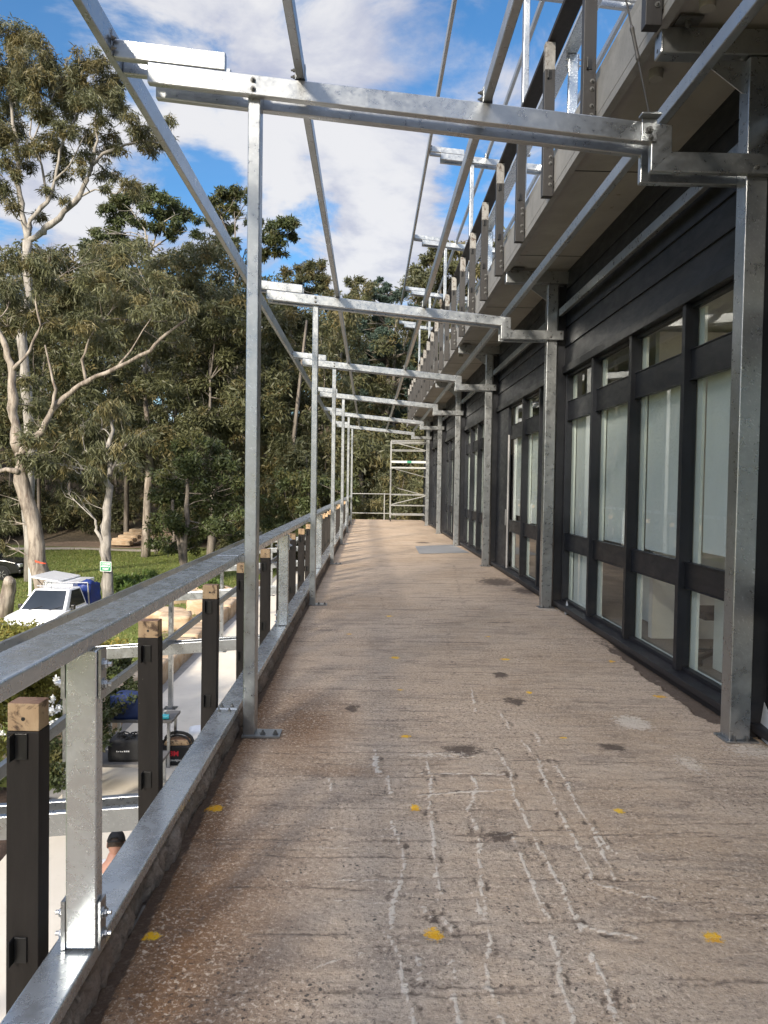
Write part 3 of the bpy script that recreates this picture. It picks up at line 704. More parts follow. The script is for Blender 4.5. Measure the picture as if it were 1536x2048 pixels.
# sawn-off timber posts of the old balustrade
def timber_post(x0, y, zb, zt, raw, paint, rawm, label, cap=True, grp=None, bz=(.80, .20)):
    root = thing('timber_post', label, 'post', (x0+.05, y+.04, zb), 0, grp)
    root.rotation_euler = (R.uniform(-.006, .006), R.uniform(-.007, .007), R.uniform(-.02, .02))
    b = MB().box(x0, x0+.1, y, y+.075, zb, zt-raw).build('painted_shaft', paint, root, .003)
    MB().box(x0+.002, x0+.098, y+.002, y+.073, zt-raw+.001, zt).build('bare_end', rawm, root, .003)
    for q in bz:
        br = MB().box(x0+.022, x0+.027, y-.034, y-.001, zb+q, zb+q+.08).box(x0+.0275, x0+.066, y-.006, y-.001, zb+q, zb+q+.08)
        br.build('bracket', 'black_bracket', root, .0015)
    return root, b
for k in range(25):
    y = 2.29-1.345+1.3365*k
    if abs(min((y-f for f in YF), key=abs)) < .02: y += .2
    if y > 33.5: break
    nm = ('at the bottom left corner of the photo' if k == 1 else 'just out of frame beside the camera' if k == 0 else '')
    zt = .935+R.uniform(-.012, .012)
    lb = 'dark brown timber post with tan sawn top, %s from the camera along the lower railing' % ORD[k-1] if k else 'dark brown timber post with tan sawn top, beside the camera'
    if k == 1: lb = 'dark timber post with cracked tan end, nearest the camera at lower left'
    if k == 2: lb = 'dark timber post with tan end, just beyond the nearest steel baluster'
    rt, sh = timber_post(-1.10, y, -.30, zt, .086+R.uniform(-.006, .008), 'brown_painted_timber', 'raw_timber', lb, grp='old timber posts along the lower railing', bz=(1.035+R.uniform(-.02, .02), .42))
    if k < 6:                                              # drilled hole and cracks in the bare end
        e = MB(); e.tube([(-1.05, y+.003, zt-.048), (-1.05, y+.0005, zt-.048)], .006, 10); e.build('bolt_hole', 'black_plastic', rt)
for k in range(26):
    y = 4.58-3*1.345+1.345*k
    if y > 33: break
    zt = 5.86
    lb = 'grey-brown timber post outside the upper balcony edge, %s of its row from the camera' % ORD[k]
    rt, sh = timber_post(1.62, y, 4.405+R.uniform(-.01, .01), zt, .26, 'grey_brown_painted_timber', 'weathered_timber_end', lb, grp='timber posts along the upper balcony edge', bz=(.46, 1.10))
    if k < 12:
        for z in (.10, .17, .30, .36):
            mb = MB(); bolt_mb(mb, (1.69, y, 4.42+z), (0,-1,0), .012, .012); mb.build('bolt', 'bolt_steel', rt)
    MB().box(1.721, 1.732, y+.01, y+.065, 4.5, 4.56).build('spacer', 'black_bracket', rt)
# ------------------------------------------------------------------ the building
BX = 2.60
bld = thing('building', 'charcoal weatherboard building with tall windows beside the walkway', 'building', (BX, 4.7, 0))
# bays: far one behind the camera too
BAYS = [YF[0]-5.255+.10] + [y+.10 for y in YF]            # pilaster fronts
for k, y in enumerate(BAYS):
    MB().box(2.49, 2.72, y-.02, y+.12, 0.0, 4.29).build('pilaster', 'charcoal_trim', bld, .004)
# weatherboards above the window heads
nb = 5; z0 = 3.235; ex = (4.50-z0)/nb
for bi in range(len(BAYS)):
    ya = BAYS[bi]+.12; yb = (BAYS[bi+1]-.02) if bi+1 < len(BAYS) else ya+5.0
    mb = MB()
    for i in range(nb):
        za, zb_ = z0+i*ex, z0+(i+1)*ex+.012
        mb.prism([(BX-.022, za), (BX-.018, za+.006), (BX-.003, zb_-.012), (BX+.06, zb_-.012), (BX+.06, za)], ya, yb)
    mb.build('weatherboards', 'charcoal_paint', bld)
    MB().box(BX-.045, BX+.05, ya, yb, 3.135, 3.232).build('head_trim', 'charcoal_trim', bld, .004)
    MB().box(BX-.10, BX+.05, ya, yb, .045, .10).box(BX-.055, BX+.05, ya, yb, -.02, .045).build('sill', 'charcoal_paint', bld, .006)
    # the four lights of the bay
    n = 4
    pitch = (yb-ya)/n
    for j in range(n):
        p0, p1 = ya+j*pitch, ya+(j+1)*pitch
        if bi == 2 and j == 3:
            dr = MB().box(BX-.01, BX+.05, p0+.07, p1-.03, .08, 3.12).build('door', 'charcoal_paint', bld, .004)
            MB().box(BX-.03, BX-.012, p0+.10, p0+.13, .9, 1.2).build('handle', 'alloy', dr)
            MB().box(BX-.01, BX+.02, p0+.056, p0+.062, .1, 2.6).build('jamb_strip', 'sheet_metal', bld)
            continue
        fr = MB()
        if j: fr.box(BX-.022, BX+.09, p0-.033, p0+.033, .101, 3.134)   # projecting fin between lights
        else: fr.box(BX+.0, BX+.09, p0+.001, p0+.05, .101, 3.134)
        q0, q1 = p0+(.0335 if j else .0505), p1-(.0335 if j < n-1 else .05)
        if j == n-1: fr.box(BX+.0, BX+.09, p1-.05, p1-.001, .101, 3.134)
        for za, zb_ in ((.101, .135), (.80, 1.0), (2.52, 2.755), (3.10, 3.134)): fr.box(BX+.03, BX+.085, q0, q1, za, zb_)
        for za, zb_ in ((.79, .80), (1.0, 1.014), (2.507, 2.52), (2.755, 2.768)): fr.box(BX+.022, BX+.07, q0, q1, za+.0005, zb_-.0005)
        win = fr.build('window', 'charcoal_paint' if j % 2 else 'charcoal_trim', bld, .003)
        pn = MB()
        for za, zb_ in ((.136, .789), (1.015, 2.506), (2.769, 3.099)): pn.box(BX+.060, BX+.066, q0+.001, q1-.001, za, zb_)
        pn.build('pane', 'window_glass', win)
        rv = MB()
        rv.box(BX+.10, BX+.125, q1-.085, q1+.03, .11, 3.1)
        for z in (.10, .88, 2.62): rv.box(BX+.10, BX+.12, q0-.028, q1-.086, z, z+.03)
        rv.build('reveal', 'white_reveal', win)
        bot = 1.02 if (bi+j) % 3 != 1 else 1.10
        if bi == 1 and j == 3: bot = .12
        MB().box(BX+.135, BX+.138, q0+.0, q1-.088, bot, 2.60).build('blind', 'blind_fabric', win)
        if bi == 1 and j == 2: MB().box(BX+.6, BX+.62, q0-.2, q1+.1, .1, .75).build('white_board', 'white_reveal', win)
# room behind
MB().box(BX+.12, 7.5, -1, 36, -.02, .085).build('room_floor', 'room_floor', bld)
MB().box(7.5, 7.6, -1, 36, .0, 4.4).build('back_wall', 'room_wall', bld)
MB().box(BX+.1, 7.5, -1, 36, 3.24, 3.3).build('room_ceiling', 'room_wall', bld)
MB().box(BX+.3, 7.4, 7.55, 7.65, .09, 3.2).build('partition', 'room_wall', bld)
MB().box(BX+.35, BX+.95, 5.1, 6.3, .09, .72).build('cupboard', 'white_reveal', bld, .004)
MB().box(2.75, 7.6, 35.9, 36.0, -.3, 4.5).build('end_wall', 'charcoal_paint', bld)
# lower storey under the slab
MB().box(0.6, 7.5, -1, 36, -3.0, -.29).build('lower_wall', 'charcoal_paint', bld)
# upper balcony slab, soffit and edge
MB().box(1.78, 7.5, -3, 36, 4.503, 4.52).build('soffit', 'soffit_concrete', bld)
sl = MB().box(1.735, 7.5, -3, 36, 4.522, 4.80).build('balcony_slab', 'fascia_concrete', bld)
MB().box(1.737, 1.80, -3, 36, 4.452, 4.52).build('drip_edge', 'fascia_concrete', bld)
MB().box(1.80, 2.0, -3, 36, 4.802, 4.99).build('balcony_kerb', 'fascia_concrete', bld)
jt = MB()
for y in (4.2, 6.9, 9.4, 12.1, 14.9, 17.6, 20.2): jt.box(1.80, 2.6, y, y+.012, 4.4995, 4.503)
jt.build('soffit_joint', 'black_plastic', bld)
for y in YF+[YF[0]-5.255]:
    b = MB().box(1.763, 2.60, y+.0, y+.11, 4.31, 4.47).build('soffit_bracket', GS, bld, .008)
    for zz in (4.345, 4.435):
        MB().tube([(1.7625, y+.055, zz), (1.7615, y+.055, zz)], .013, 10).build('bolt_hole', 'black_plastic', b)
    mb = MB().box(1.84, 1.99, y-.09, y-.0, 4.475, 4.485); bolt_mb(mb, (1.91, y-.045, 4.475), (0,0,-1), .02, .03); mb.build('fixing_plate', 'bolt_steel', b)
for x, y in ((1.94, 5.25), (1.95, 4.48), (1.95, 10.4), (1.95, 13.4), (1.95, 16.4)):
    MB().rev((x, y, 4.44), [(.030, 0), (.045, .0), (.048, .012), (.048, .062)], 20).build('downlight', 'soffit_concrete', bld, smooth=False)
# torn flaps of flashing at the wall posts
for y, s in ((YF[0]-.28, 1.2), (YF[1]-.55, .8), (YF[2]+.35, 1.0), (YF[3]+.5, 1.0), (YF[4]+.5, 1.)):
    MB().add([(2.50, y, .012), (2.56, y+.34*s, .014), (2.585, y+.30*s, .20*s), (2.58, y+.10*s, .03), (2.62, y+.02, .05), (2.51, y+.01, .006), (2.56, y+.34*s, .010), (2.59, y+.31*s, .19*s)],
             [(0,1,2), (0,2,3), (0,3,4), (5,6,7), (0,1,6,5), (1,2,7,6)]).build('flashing_flap', 'flashing_membrane', bld)
tag(MB().rev((2.98, 5.08, .088), [(.085, 0), (.09, .01), (.115, .28), (.123, .285), (.123, .30), (.113, .30), (.088, .02)], 24).build('bucket', 'bucket_plastic', None, smooth=True), 'white plastic bucket on the floor inside the nearest low window', 'bucket')
# office chair seen through a low pane
ch = thing('office_chair', 'dark swivel chair on castors inside the low window, second from the near wall post', 'chair', (3.1, 6.55, .09))
MB().box(-.23, .23, -.23, .23, .40, .47).build('seat', 'black_fabric', ch, .03, local=True)
MB().box(.20, .26, -.22, .22, .55, 1.05).build('backrest', 'black_fabric', ch, .03, local=True)
MB().tube([(0,0,.09), (0,0,.42)], .028, 10).build('column', 'black_plastic', ch, local=True)
for k in range(5):
    a = k*2*math.pi/5
    lg = MB().bar((0,0,.10), (.28*math.cos(a), .28*math.sin(a), .065), .04, .03).build('leg', 'black_plastic', ch, local=True)
    MB().rev((.28*math.cos(a), .28*math.sin(a), .028), [(.028, -.018), (.028, .018)], 12, 'X').build('castor', 'black_plastic', lg, local=True)

# stay cable with its clamp on the near beam
cb = thing('stay_cable', 'thin steel stay cable with a turnbuckle, clamped to the right end of the near beam', 'cable', (1.70, 4.62, 3.86))
cp0, cp1 = Vector((1.665, 4.60, 3.885)), Vector((1.20, 4.55, 5.75)); dc = (cp1-cp0).normalized()
mid_ = cp0+dc*.42
MB().tube([cp0, mid_-dc*.10], .0055, 8).tube([mid_+dc*.10, cp1], .0055, 8).build('wire', 'cable_steel', cb)
MB().tube([mid_-dc*.11, mid_-dc*.09, mid_-dc*.05, mid_+dc*.05, mid_+dc*.09, mid_+dc*.11], [.006, .014, .011, .011, .014, .006], 10).build('turnbuckle', 'cable_steel', cb)
MB().box(1.615, 1.735, 4.575, 4.64, 3.872, 3.884).box(1.635, 1.725, 4.630, 4.640, 3.735, 3.871).build('clamp_plate', GS, cb, .002)
mb = MB(); bolt_mb(mb, (1.68, 4.63, 3.80), (0,-1,0), .017, .022); bolt_mb(mb, (1.69, 4.63, 3.755), (0,-1,0), .012, .016); mb.build('bolt', 'bolt_steel', cb)

# flat metal sheet lying on the deck
tag(MB().add([(1.25,20.07,.006),(2.33,20.77,.006),(2.48,18.3,.006),(1.21,17.83,.006),(1.25,20.07,.010),(2.33,20.77,.010),(2.48,18.3,.012),(1.21,17.83,.010)],
    [(0,1,2,3),(4,5,6,7),(0,1,5,4),(1,2,6,5),(2,3,7,6),(3,0,4,7)]).build('metal_sheet', 'sheet_metal'), 'flat grey metal sheet lying on the far part of the walkway', 'sheet')


# ------------------------------------------------------------------ scaffold and guard rail at the far end
sc_ = thing('scaffold_tower', 'aluminium scaffold tower on castors at the far end of the walkway', 'scaffold', (1.8, 34.8, 0))
X0, X1, Y0, Y1 = 0.98, 2.62, 34.3, 35.3
TB = 'scaffold_tube'
for y in (Y0, Y1):
    fr = MB()
    for x in (X0, X1): fr.tube([(x, y, .16), (x, y, 3.72)], .022, 8)
    fr.build('upright_frame', TB, sc_)
for z in (.30, .73, 1.22, 3.27, 3.62, 3.70):
    m1 = MB()
    for y in (Y0, Y1): m1.tube([(X0, y, z), (X1, y, z)], .018, 8)
    m1.build('ledger', TB, sc_)
lad = MB()
for i in range(10): lad.tube([(X0, Y0, .35+.34*i), (X0, Y1, .35+.34*i)], .018, 6)
lad.build('rung', TB, sc_)
for a, b in (((X0+.05, Y0, .78), (X1, Y0, 1.2)), ((X0+.35, Y1, 1.52), (X1, Y1, 1.2)), ((X0+.2, Y0, 2.4), (X1, Y0, 2.03)), ((X0+.25, Y0, 3.58), (X1-.1, Y0, 3.27))):
    MB().tube([a, b], .020, 8).build('brace', TB, sc_)
MB().box(X0, X1+.05, Y0-.03, Y1+.03, 2.43, 2.50).build('platform', 'scaffold_plank', sc_)
tb = MB().box(X0, X1, Y0-.06, Y0-.03, 2.68, 2.78).build('toe_board', 'scaffold_plank', sc_)
MB().box(X0+.72, X0+.92, Y0-.063, Y0-.0605, 2.682, 2.778).build('green_label', 'green_tape', tb)
for x in (X0, X1):
    for y in (Y0, Y1):
        MB().rev((x, y, .082), [(.08, -.02), (.08, .02)], 16, 'X').tube([(x, y, .10), (x, y, .20)], .02, 8).build('castor', 'tyre_rubber', sc_)
gr = thing('guard_rail', 'pale tube guard rail closing the far end of the walkway', 'railing', (0, 35.6, 0))
for z in (.32, 1.24): MB().tube([(-.85, 35.6, z), (2.6, 35.6, z)], .019, 8).build('rail', TB, gr)
for x in (-.83, .72): MB().tube([(x, 35.6, .0), (x, 35.6, 1.28)], .024, 8).build('upright', TB, gr)
# ------------------------------------------------------------------ ground, terrace, path
def sstep(a, b, x):
    t_ = np.clip((np.asarray(x, float)-a)/(b-a), 0, 1); return t_*t_*(3-2*t_)
def gz(x, y):
    x = np.asarray(x, float); y = np.asarray(y, float)
    z = -3.08 - 0.52*sstep(-6.0, -8.5, x)*(1-sstep(26.0, 30.5, y)) - .25*sstep(-14, -20, x)*(1-sstep(40, 50, y))
    y0 = 57 - 15*sstep(-14, -2, x)
    d = np.maximum(y-y0, 0)
    d = np.minimum(d, 48)
    z = z + 0.30*(np.sqrt(d*d+9)-3)
    z = z + 0.05*np.sin(x*.7+y*.3)*sstep(-6, -9, x) + 0.5*sstep(3, 20, d)*np.sin(x*.21+1.3)*np.sin(y*.17)
    return z
def g1(x, y): return float(gz(x, y))
gx = np.concatenate([np.arange(-400, -60, 20.), np.arange(-60, -26, 2.), np.arange(-26, 6, .5), np.arange(6, 60, 3.), np.arange(60, 401, 20.)])
gy = np.concatenate([np.arange(-300, -20, 20.), np.arange(-20, 8, 2.), np.arange(8, 62, .5), np.arange(62, 130, 2.), np.arange(130, 700, 30.)])
A, B = np.meshgrid(gx, gy); ax, ay = A.ravel(), B.ravel()
wood = np.clip(sstep(-6, 3, ay-(57-15*sstep(-14, -2, ax))) + sstep(-5.5, -3.5, ax)*sstep(33, 37, ay), 0, 1)
trail = np.clip(1.3-np.hypot((ax-(-17.0+(ay-56)*.06))/1.6, 0), 0, 1)*sstep(54, 56, ay)*(1-sstep(66, 72, ay))
dirt = np.clip(trail + (sstep(-8.5, -7, ax)*(1-sstep(9.5, 11, ay))) + .9*np.clip(1.3-np.hypot((ax+20)/6.5, (ay-56)/3.2), 0, 1) + .7*np.clip(1.2-np.hypot((ax+6.2)/1.6, (ay-26)/7), 0, 1), 0, 1)
n1, n2 = len(gx), len(gy); ii, jj = np.meshgrid(np.arange(n1-1), np.arange(n2-1)); a_ = (jj*n1+ii).ravel()
structure(np_mesh('ground', 'ground_cover', np.stack([ax, ay, gz(ax, ay)], 1), np.stack([a_, a_+1, a_+n1+1, a_+n1], 1), attrs=dict(wood=wood, dirt=dirt), smooth=True))
structure(MB().box(-4.46, 0.59, -3, 40, -3.10, -3.0).build('terrace', 'terrace_concrete'))
structure(MB().box(-4.72, -4.465, 9, 40, -3.10, -3.03).build('drain_strip', 'fascia_concrete'))
pv = []
for i in range(64):
    x = -60+i*.72; yc = 52.6+.6*math.sin(x*.12)+(.08*(x+20) if x > -20 else 0)
    for dy in (-.85, .85): pv.append((x, yc+dy, g1(x, yc+dy)+.02))
structure(np_mesh('path', 'path_gravel', pv, [(2*i, 2*i+2, 2*i+3, 2*i+1) for i in range(63)]))

def lump(name, c, s, mat, seed, rough=.06, parent=None, cuts=5, rot=0.0, boxy=.55):
    r_ = np.random.default_rng(seed)
    bm = bmesh.new(); bmesh.ops.create_cube(bm, size=2.0); bmesh.ops.subdivide_edges(bm, edges=bm.edges, cuts=cuts, use_grid_fill=True)
    ph = r_.uniform(0, 6.28, (6,)); fr = r_.uniform(1.2, 3.2, (6,))
    cr, sr = math.cos(rot), math.sin(rot)
    for v in bm.verts:
        p = np.array(v.co); q = p/np.linalg.norm(p); p = p*boxy+q*(1-boxy)*1.25
        n_ = sum(math.sin(fr[k]*(p[k % 3])+ph[k])*math.cos(fr[(k+2) % 6]*p[(k+1) % 3]+ph[k]) for k in range(6))/6
        p = p*(1+rough*2.2*n_)+r_.normal(0, rough*.18, 3)
        x, y, z = p[0]*s[0]/2, p[1]*s[1]/2, p[2]*s[2]/2
        v.co = (c[0]+x*cr-y*sr, c[1]+x*sr+y*cr, c[2]+z)
    me = bpy.data.meshes.new(name); bm.to_mesh(me); bm.free()
    me.polygons.foreach_set('use_smooth', [True]*len(me.polygons))
    o = bpy.data.objects.new(name, me); COL.objects.link(o); me.materials.append(MATS[mat])
    if parent is not None:
        off = Vector((0,0,0)); q = parent
        while q is not None: off += Vector(q.location); q = q.parent
        o.location = -off; o.parent = parent
    return o
yb_ = 12.2
for i in range(17):
    ln = R.uniform(.85, 1.5); hgt = R.uniform(.40, .52)
    o = lump('sandstone_block', (-5.02+R.uniform(-.05, .05), yb_+ln/2, -3.08+hgt/2), (.62+R.uniform(0, .12), ln, hgt+.06), 'sandstone', 40+i, .05, rot=R.uniform(-.05, .05), boxy=.93)
    tag(o, 'buff sandstone block, %s of the retaining row along the terrace edge from the near end' % ORD[i], 'stone', 'sandstone blocks along the terrace edge'); yb_ += ln+.03
for i, (x, y, s, h, d_) in enumerate(((-6.3, 24.6, 1.3, .5, 'rounded pale boulder on the grass just behind the terrace stone row'), (-7.2, 27.0, 1.5, .42, 'broad flat sandstone slab on the lawn beside the shrubs'), (-6.0, 27.3, 1.1, .6, 'upright cream boulder at the top of the terrace stones'),
                                     (-7.4, 30.3, 1.9, .5, 'long sandstone boulder at the foot of the leaning gum'), (-9.3, 29.0, 1.2, .45, 'buff boulder on the grass beside the sign tree'), (-6.2, 30.4, 1.5, .6, 'squat sandstone boulder nearest the dark bushy tree'))):
    o = lump('sandstone_boulder', (x, y, g1(x, y)+h*.35), (s, s*.75, h), 'sandstone', 80+i, .10, rot=R.uniform(0, 3), boxy=.75)
    tag(o, d_, 'stone', 'loose sandstone boulders beyond the terrace')
for i in range(5):
    p = at(240+i*9.5, 1083-i*6, 55.6+.55*i); zt = p.z
    o = lump('stone_step', (p.x, p.y, zt-.10), (1.7-.1*i, .9, .30), 'sandstone', 120+i, .05, rot=.1*R.uniform(-1, 1), boxy=.9)
    tag(o, 'rough sandstone step up the bush track, %s from the bottom' % ORD[i], 'step', 'sandstone steps up the bush track')

# ------------------------------------------------------------------ things on the terrace
def bench(name, label, x0, x1, y0, y1, zt, mat):
    t_ = thing(name, label, 'bench', ((x0+x1)/2, (y0+y1)/2, -3.0))
    MB().box(x0, x1, y0, y1, zt-.045, zt).build('top', mat, t_, .004)
    for x in (x0+.05, x1-.09):
        for y in (y0+.04, y1-.08): MB().box(x, x+.045, y, y+.045, -3.0+.001, zt-.046).build('leg', 'galvanised_steel', t_)
    return t_
bench('work_bench', 'low grey work bench on the terrace carrying a black tool bag', -4.35, -3.02, 10.9, 11.5, -2.52, 'bench_wood')
bench('trestle_table', 'taller trestle table on the terrace holding a blue bag and a paint tin', -4.2, -3.12, 12.0, 12.55, -2.215, 'bench_wood')
tag(lump('blue_bag', (-3.88, 12.2, -2.03), (.52, .36, .42), 'blue_bag_fabric', 201, .10), 'slumped royal blue bag on the trestle table', 'bag')
bb = thing('tool_bag', 'black tool bag full of cords on the low work bench', 'bag', (-3.55, 11.15, -2.52))
lump('bag_body', (-3.55, 11.15, -2.36), (.50, .30, .33), 'black_fabric', 202, .05, bb, boxy=.8)
h_ = MB()
for k in range(9):
    a = R.uniform(0, 6.28); rr = R.uniform(.06, .14); cx = R.uniform(-.1, .1)
    h_.tube([(-3.55+cx+rr*math.cos(t), 11.12+.8*rr*math.sin(t)*R.uniform(.9, 1.1), -2.18+.05*math.sin(2*t+a)) for t in np.linspace(0, 6.0, 14)], .008, 5)
h_.build('coiled_cord', 'black_fabric', bb)
wl = MB()
for k, (a, b, c) in enumerate(((-.12,.012,.02),(-.10,.018,.014),(-.07,.014,.018),(-.045,.02,.012),(-.01,.022,.022),(.02,.022,.022),(.05,.018,.022))): wl.box(-3.55+a, -3.55+a+b, 10.992, 10.996, -2.37, -2.37+c)
wl.build('worn_print', 'white_print', bb)
tag(MB().rev((-3.28, 12.12, -2.214), [(.05, 0), (.05, .006), (.047, .012), (.047, .11), (.05, .114), (.05, .12), (.044, .12), (.043, .105)], 20).build('paint_tin', 'alloy', None, smooth=False), 'small silver paint tin on the right end of the trestle table', 'tin')
tag(MB().tube([(-3.42, 12.04, -2.17), (-3.18, 12.06, -2.17)], .042, 14).build('fabric_roll', 'teal_plastic', None), 'teal roll lying on the trestle table edge in front of the tin', 'roll')
mb3 = thing('harness_bag', 'black open bag with a red logo and a coiled handle, on the terrace floor', 'bag', (-3.08, 12.25, -3.0))
MB().add([(-.22,-.12,0),(.22,-.12,0),(.22,.12,0),(-.22,.12,0),(-.25,-.14,.33),(.25,-.14,.33),(.25,.14,.33),(-.25,.14,.33)],
         [(0,3,2,1),(0,1,5,4),(1,2,6,5),(2,3,7,6),(3,0,4,7),(4,5,6,7)]).build('bag_body', 'black_fabric', mb3, .02, local=True)
MB().tube([(.24*math.cos(t), .02*math.sin(3*t), .32+.20*math.sin(t)) for t in np.linspace(0, math.pi, 14)], .026, 8).tube([(.21*math.cos(t), -.05, .32+.16*math.sin(t)) for t in np.linspace(0.2, math.pi, 14)], .018, 8).build('handle', 'black_fabric', mb3, local=True, smooth=True)
lump('contents', (-3.08, 12.25, -2.65), (.40, .2, .14), 'raw_timber', 205, .12, mb3)
text('logo', '3M', .115, 'red_print', (-.03, -.142, .205), (rad(94), 0, 0), mb3, bold=.004)
text('small_print', 'Speedglas', .05, 'white_print', (-.02, -.136, .10), (rad(94), 0, 0), mb3)
tag(lump('white_sack', (-2.86, 13.1, -2.85), (.50, .42, .34), 'white_cotton', 206, .10), 'plump white sack on the terrace behind the black logo bag', 'sack')
tag(MB().box(-3.30, -2.75, 12.9, 13.5, -2.999, -2.96).build('timber_board', 'bench_wood', None, .003), 'flat timber board on the terrace beneath the white sack', 'board')
tag(MB().box(-2.75, -2.45, 17.1, 17.6, -2.999, -2.94).build('concrete_paver', 'terrace_concrete', None, .006), 'loose pale paver lying out on the sunlit terrace', 'paver')

# ------------------------------------------------------------------ person on the terrace, back to the camera, looking down
def skin_mesh(name, joints, edges, mat, parent, root=0, sub=2):
    """joints: (x, y, z, rx, ry)"""
    me = bpy.data.meshes.new(name); me.from_pydata([j[:3] for j in joints], edges, [])
    o = bpy.data.objects.new(name, me); COL.objects.link(o); o.parent = parent; me.materials.append(MATS[mat])
    md = o.modifiers.new('skin', 'SKIN'); md.use_smooth_shade = True
    sv = me.skin_vertices[0].data
    for i, j in enumerate(joints): sv[i].radius = (j[3], j[4]); sv[i].use_root = (i == root)
    s_ = o.modifiers.new('sub', 'SUBSURF'); s_.levels = sub; s_.render_levels = sub
    return o
hp = at(226, 1690, 6.5); PS = .92
per = thing('person', 'person in a black cap and white T-shirt, head bowed, on the terrace below', 'person', (hp.x, 6.5, -3.0))
per.scale = (PS, PS, PS)
# local frame: +y away from the camera (the way the person faces)
J = [(0,0,.93,.135,.105),(0,.00,1.10,.125,.095),(0,.01,1.28,.150,.105),(0,.0,1.37,.085,.075),(0,.035,1.42,.066,.064),(0,.07,1.47,.062,.064),
     (-.19,.02,1.32,.056,.052),(-.33,.07,1.14,.045,.043),(-.40,.20,1.00,.036,.034),(-.405,.31,.90,.026,.024),
     (.19,.02,1.32,.056,.052),(.31,.10,1.13,.045,.043),(.30,.27,1.02,.036,.034),(.27,.38,.95,.026,.024),
     (-.10,0,.86,.085,.085),(-.12,.01,.50,.058,.058),(-.13,-.02,.09,.038,.038),(-.14,.10,.035,.04,.028),(-.14,.18,.03,.034,.022),
     (.10,0,.86,.085,.085),(.12,.01,.50,.058,.058),(.13,-.02,.09,.038,.038),(.14,.10,.035,.04,.028),(.14,.18,.03,.034,.022)]
EDG = [(0,1),(1,2),(2,3),(3,4),(4,5),(2,6),(6,7),(7,8),(8,9),(2,10),(10,11),(11,12),(12,13),(0,14),(14,15),(15,16),(16,17),(17,18),(0,19),(19,20),(20,21),(21,22),(22,23)]
skin_mesh('body', J, EDG, 'skin', per)
# head with a face, bowed forward
def head():
    me = bpy.data.meshes.new('head'); bm = bmesh.new(); bmesh.ops.create_uvsphere(bm, u_segments=28, v_segments=20, radius=1.0)
    for v in bm.verts:
        x, y, z = v.co; sx_, sy_, sz_ = .076, .098, .115
        if z < 0: k = 1+.28*z*(1 if y < .3 else .45); x *= k; y *= (1+.10*z)
        X, Y, Z = x*sx_, y*sy_, z*sz_
        if y > .55:
            nose = math.exp(-((x/.16)**2+((z+.12)/.22)**2)); Y += .022*nose
            eye = sum(math.exp(-(((x-s*.38)/.16)**2+((z-.10)/.12)**2)) for s in (-1, 1)); Y -= .010*eye
            mouth = math.exp(-((x/.30)**2+((z+.52)/.05)**2)); Y -= .006*mouth
        v.co = (X, Y, Z)
    for s in (-1, 1):
        e = bmesh.ops.create_uvsphere(bm, u_segments=10, v_segments=8, radius=1.0)['verts']
        for v in e: v.co = (s*.076+v.co.x*.010, -.005+v.co.y*.018, -.005+v.co.z*.030)
    bm.to_mesh(me); bm.free(); me.polygons.foreach_set('use_smooth', [True]*len(me.polygons))
    return me
hd = bpy.data.objects.new('head', head()); COL.objects.link(hd); hd.data.materials.append(MATS['skin']); hd.parent = per
hd.location = (0, .085, 1.525); hd.rotation_euler = (rad(-32), 0, rad(6))
def cap_part(name, zmin, grow, mat, ymax=9, parent=hd):
    bm = bmesh.new(); bmesh.ops.create_uvsphere(bm, u_segments=28, v_segments=20, radius=1.0)
    bmesh.ops.delete(bm, geom=[v for v in bm.verts if v.co.z < zmin(v.co) or v.co.y > ymax], context='VERTS')
    for v in bm.verts: v.co = (v.co.x*.076*grow, v.co.y*.098*grow, v.co.z*.115*grow)
    me = bpy.data.meshes.new(name); bm.to_mesh(me); bm.free(); me.polygons.foreach_set('use_smooth', [True]*len(me.polygons))
    o = bpy.data.objects.new(name, me); COL.objects.link(o); me.materials.append(MATS[mat]); o.parent = parent
    sd = o.modifiers.new('thick', 'SOLIDIFY'); sd.thickness = .004
    return o
cap_part('hair', lambda c: (-.42 if c.y < .25 else .15), 1.035, 'hair', .75)
cap_part('cap', lambda c: (.02 if abs(c.x) > .30 or c.y > -.4 else .25), 1.15, 'cap_fabric')
MB().add([(.10*math.sin(a)*.75, .098+.062*math.cos(a), .012-.012*abs(math.sin(a))) for a in np.linspace(-1.4, 1.4, 11)]+[(.075*math.sin(a), .07+.03*math.cos(a), .02) for a in np.linspace(-1.4, 1.4, 11)],
         [(k, k+1, k+12, k+11) for k in range(10)]).build('cap_peak', 'cap_fabric', hd, local=True)
MB().tube([(.082*math.cos(a), -.02+.108*math.sin(a), .006) for a in np.linspace(math.pi+.85, 2*math.pi-.85, 9)], .008, 6).build('cap_strap', 'cap_fabric', hd, local=True)
skin_mesh('t_shirt', [(0,0,.86,.165,.125),(0,0,1.10,.150,.115),(0,.01,1.28,.172,.122),(0,.005,1.395,.082,.076),(-.20,.02,1.315,.078,.070),(-.315,.06,1.165,.068,.066),(.20,.02,1.315,.078,.070),(.30,.085,1.155,.068,.066)],
          [(0,1),(1,2),(2,3),(2,4),(4,5),(2,6),(6,7)], 'white_cotton', per)
skin_mesh('trousers', [(0,0,.97,.160,.125),(0,0,.88,.160,.130),(-.10,0,.80,.098,.098),(-.12,.01,.50,.082,.082),(-.13,-.015,.10,.066,.07),(.10,0,.80,.098,.098),(.12,.01,.50,.082,.082),(.13,-.015,.10,.066,.07)],
          [(0,1),(1,2),(2,3),(3,4),(1,5),(5,6),(6,7)], 'navy_cotton', per)
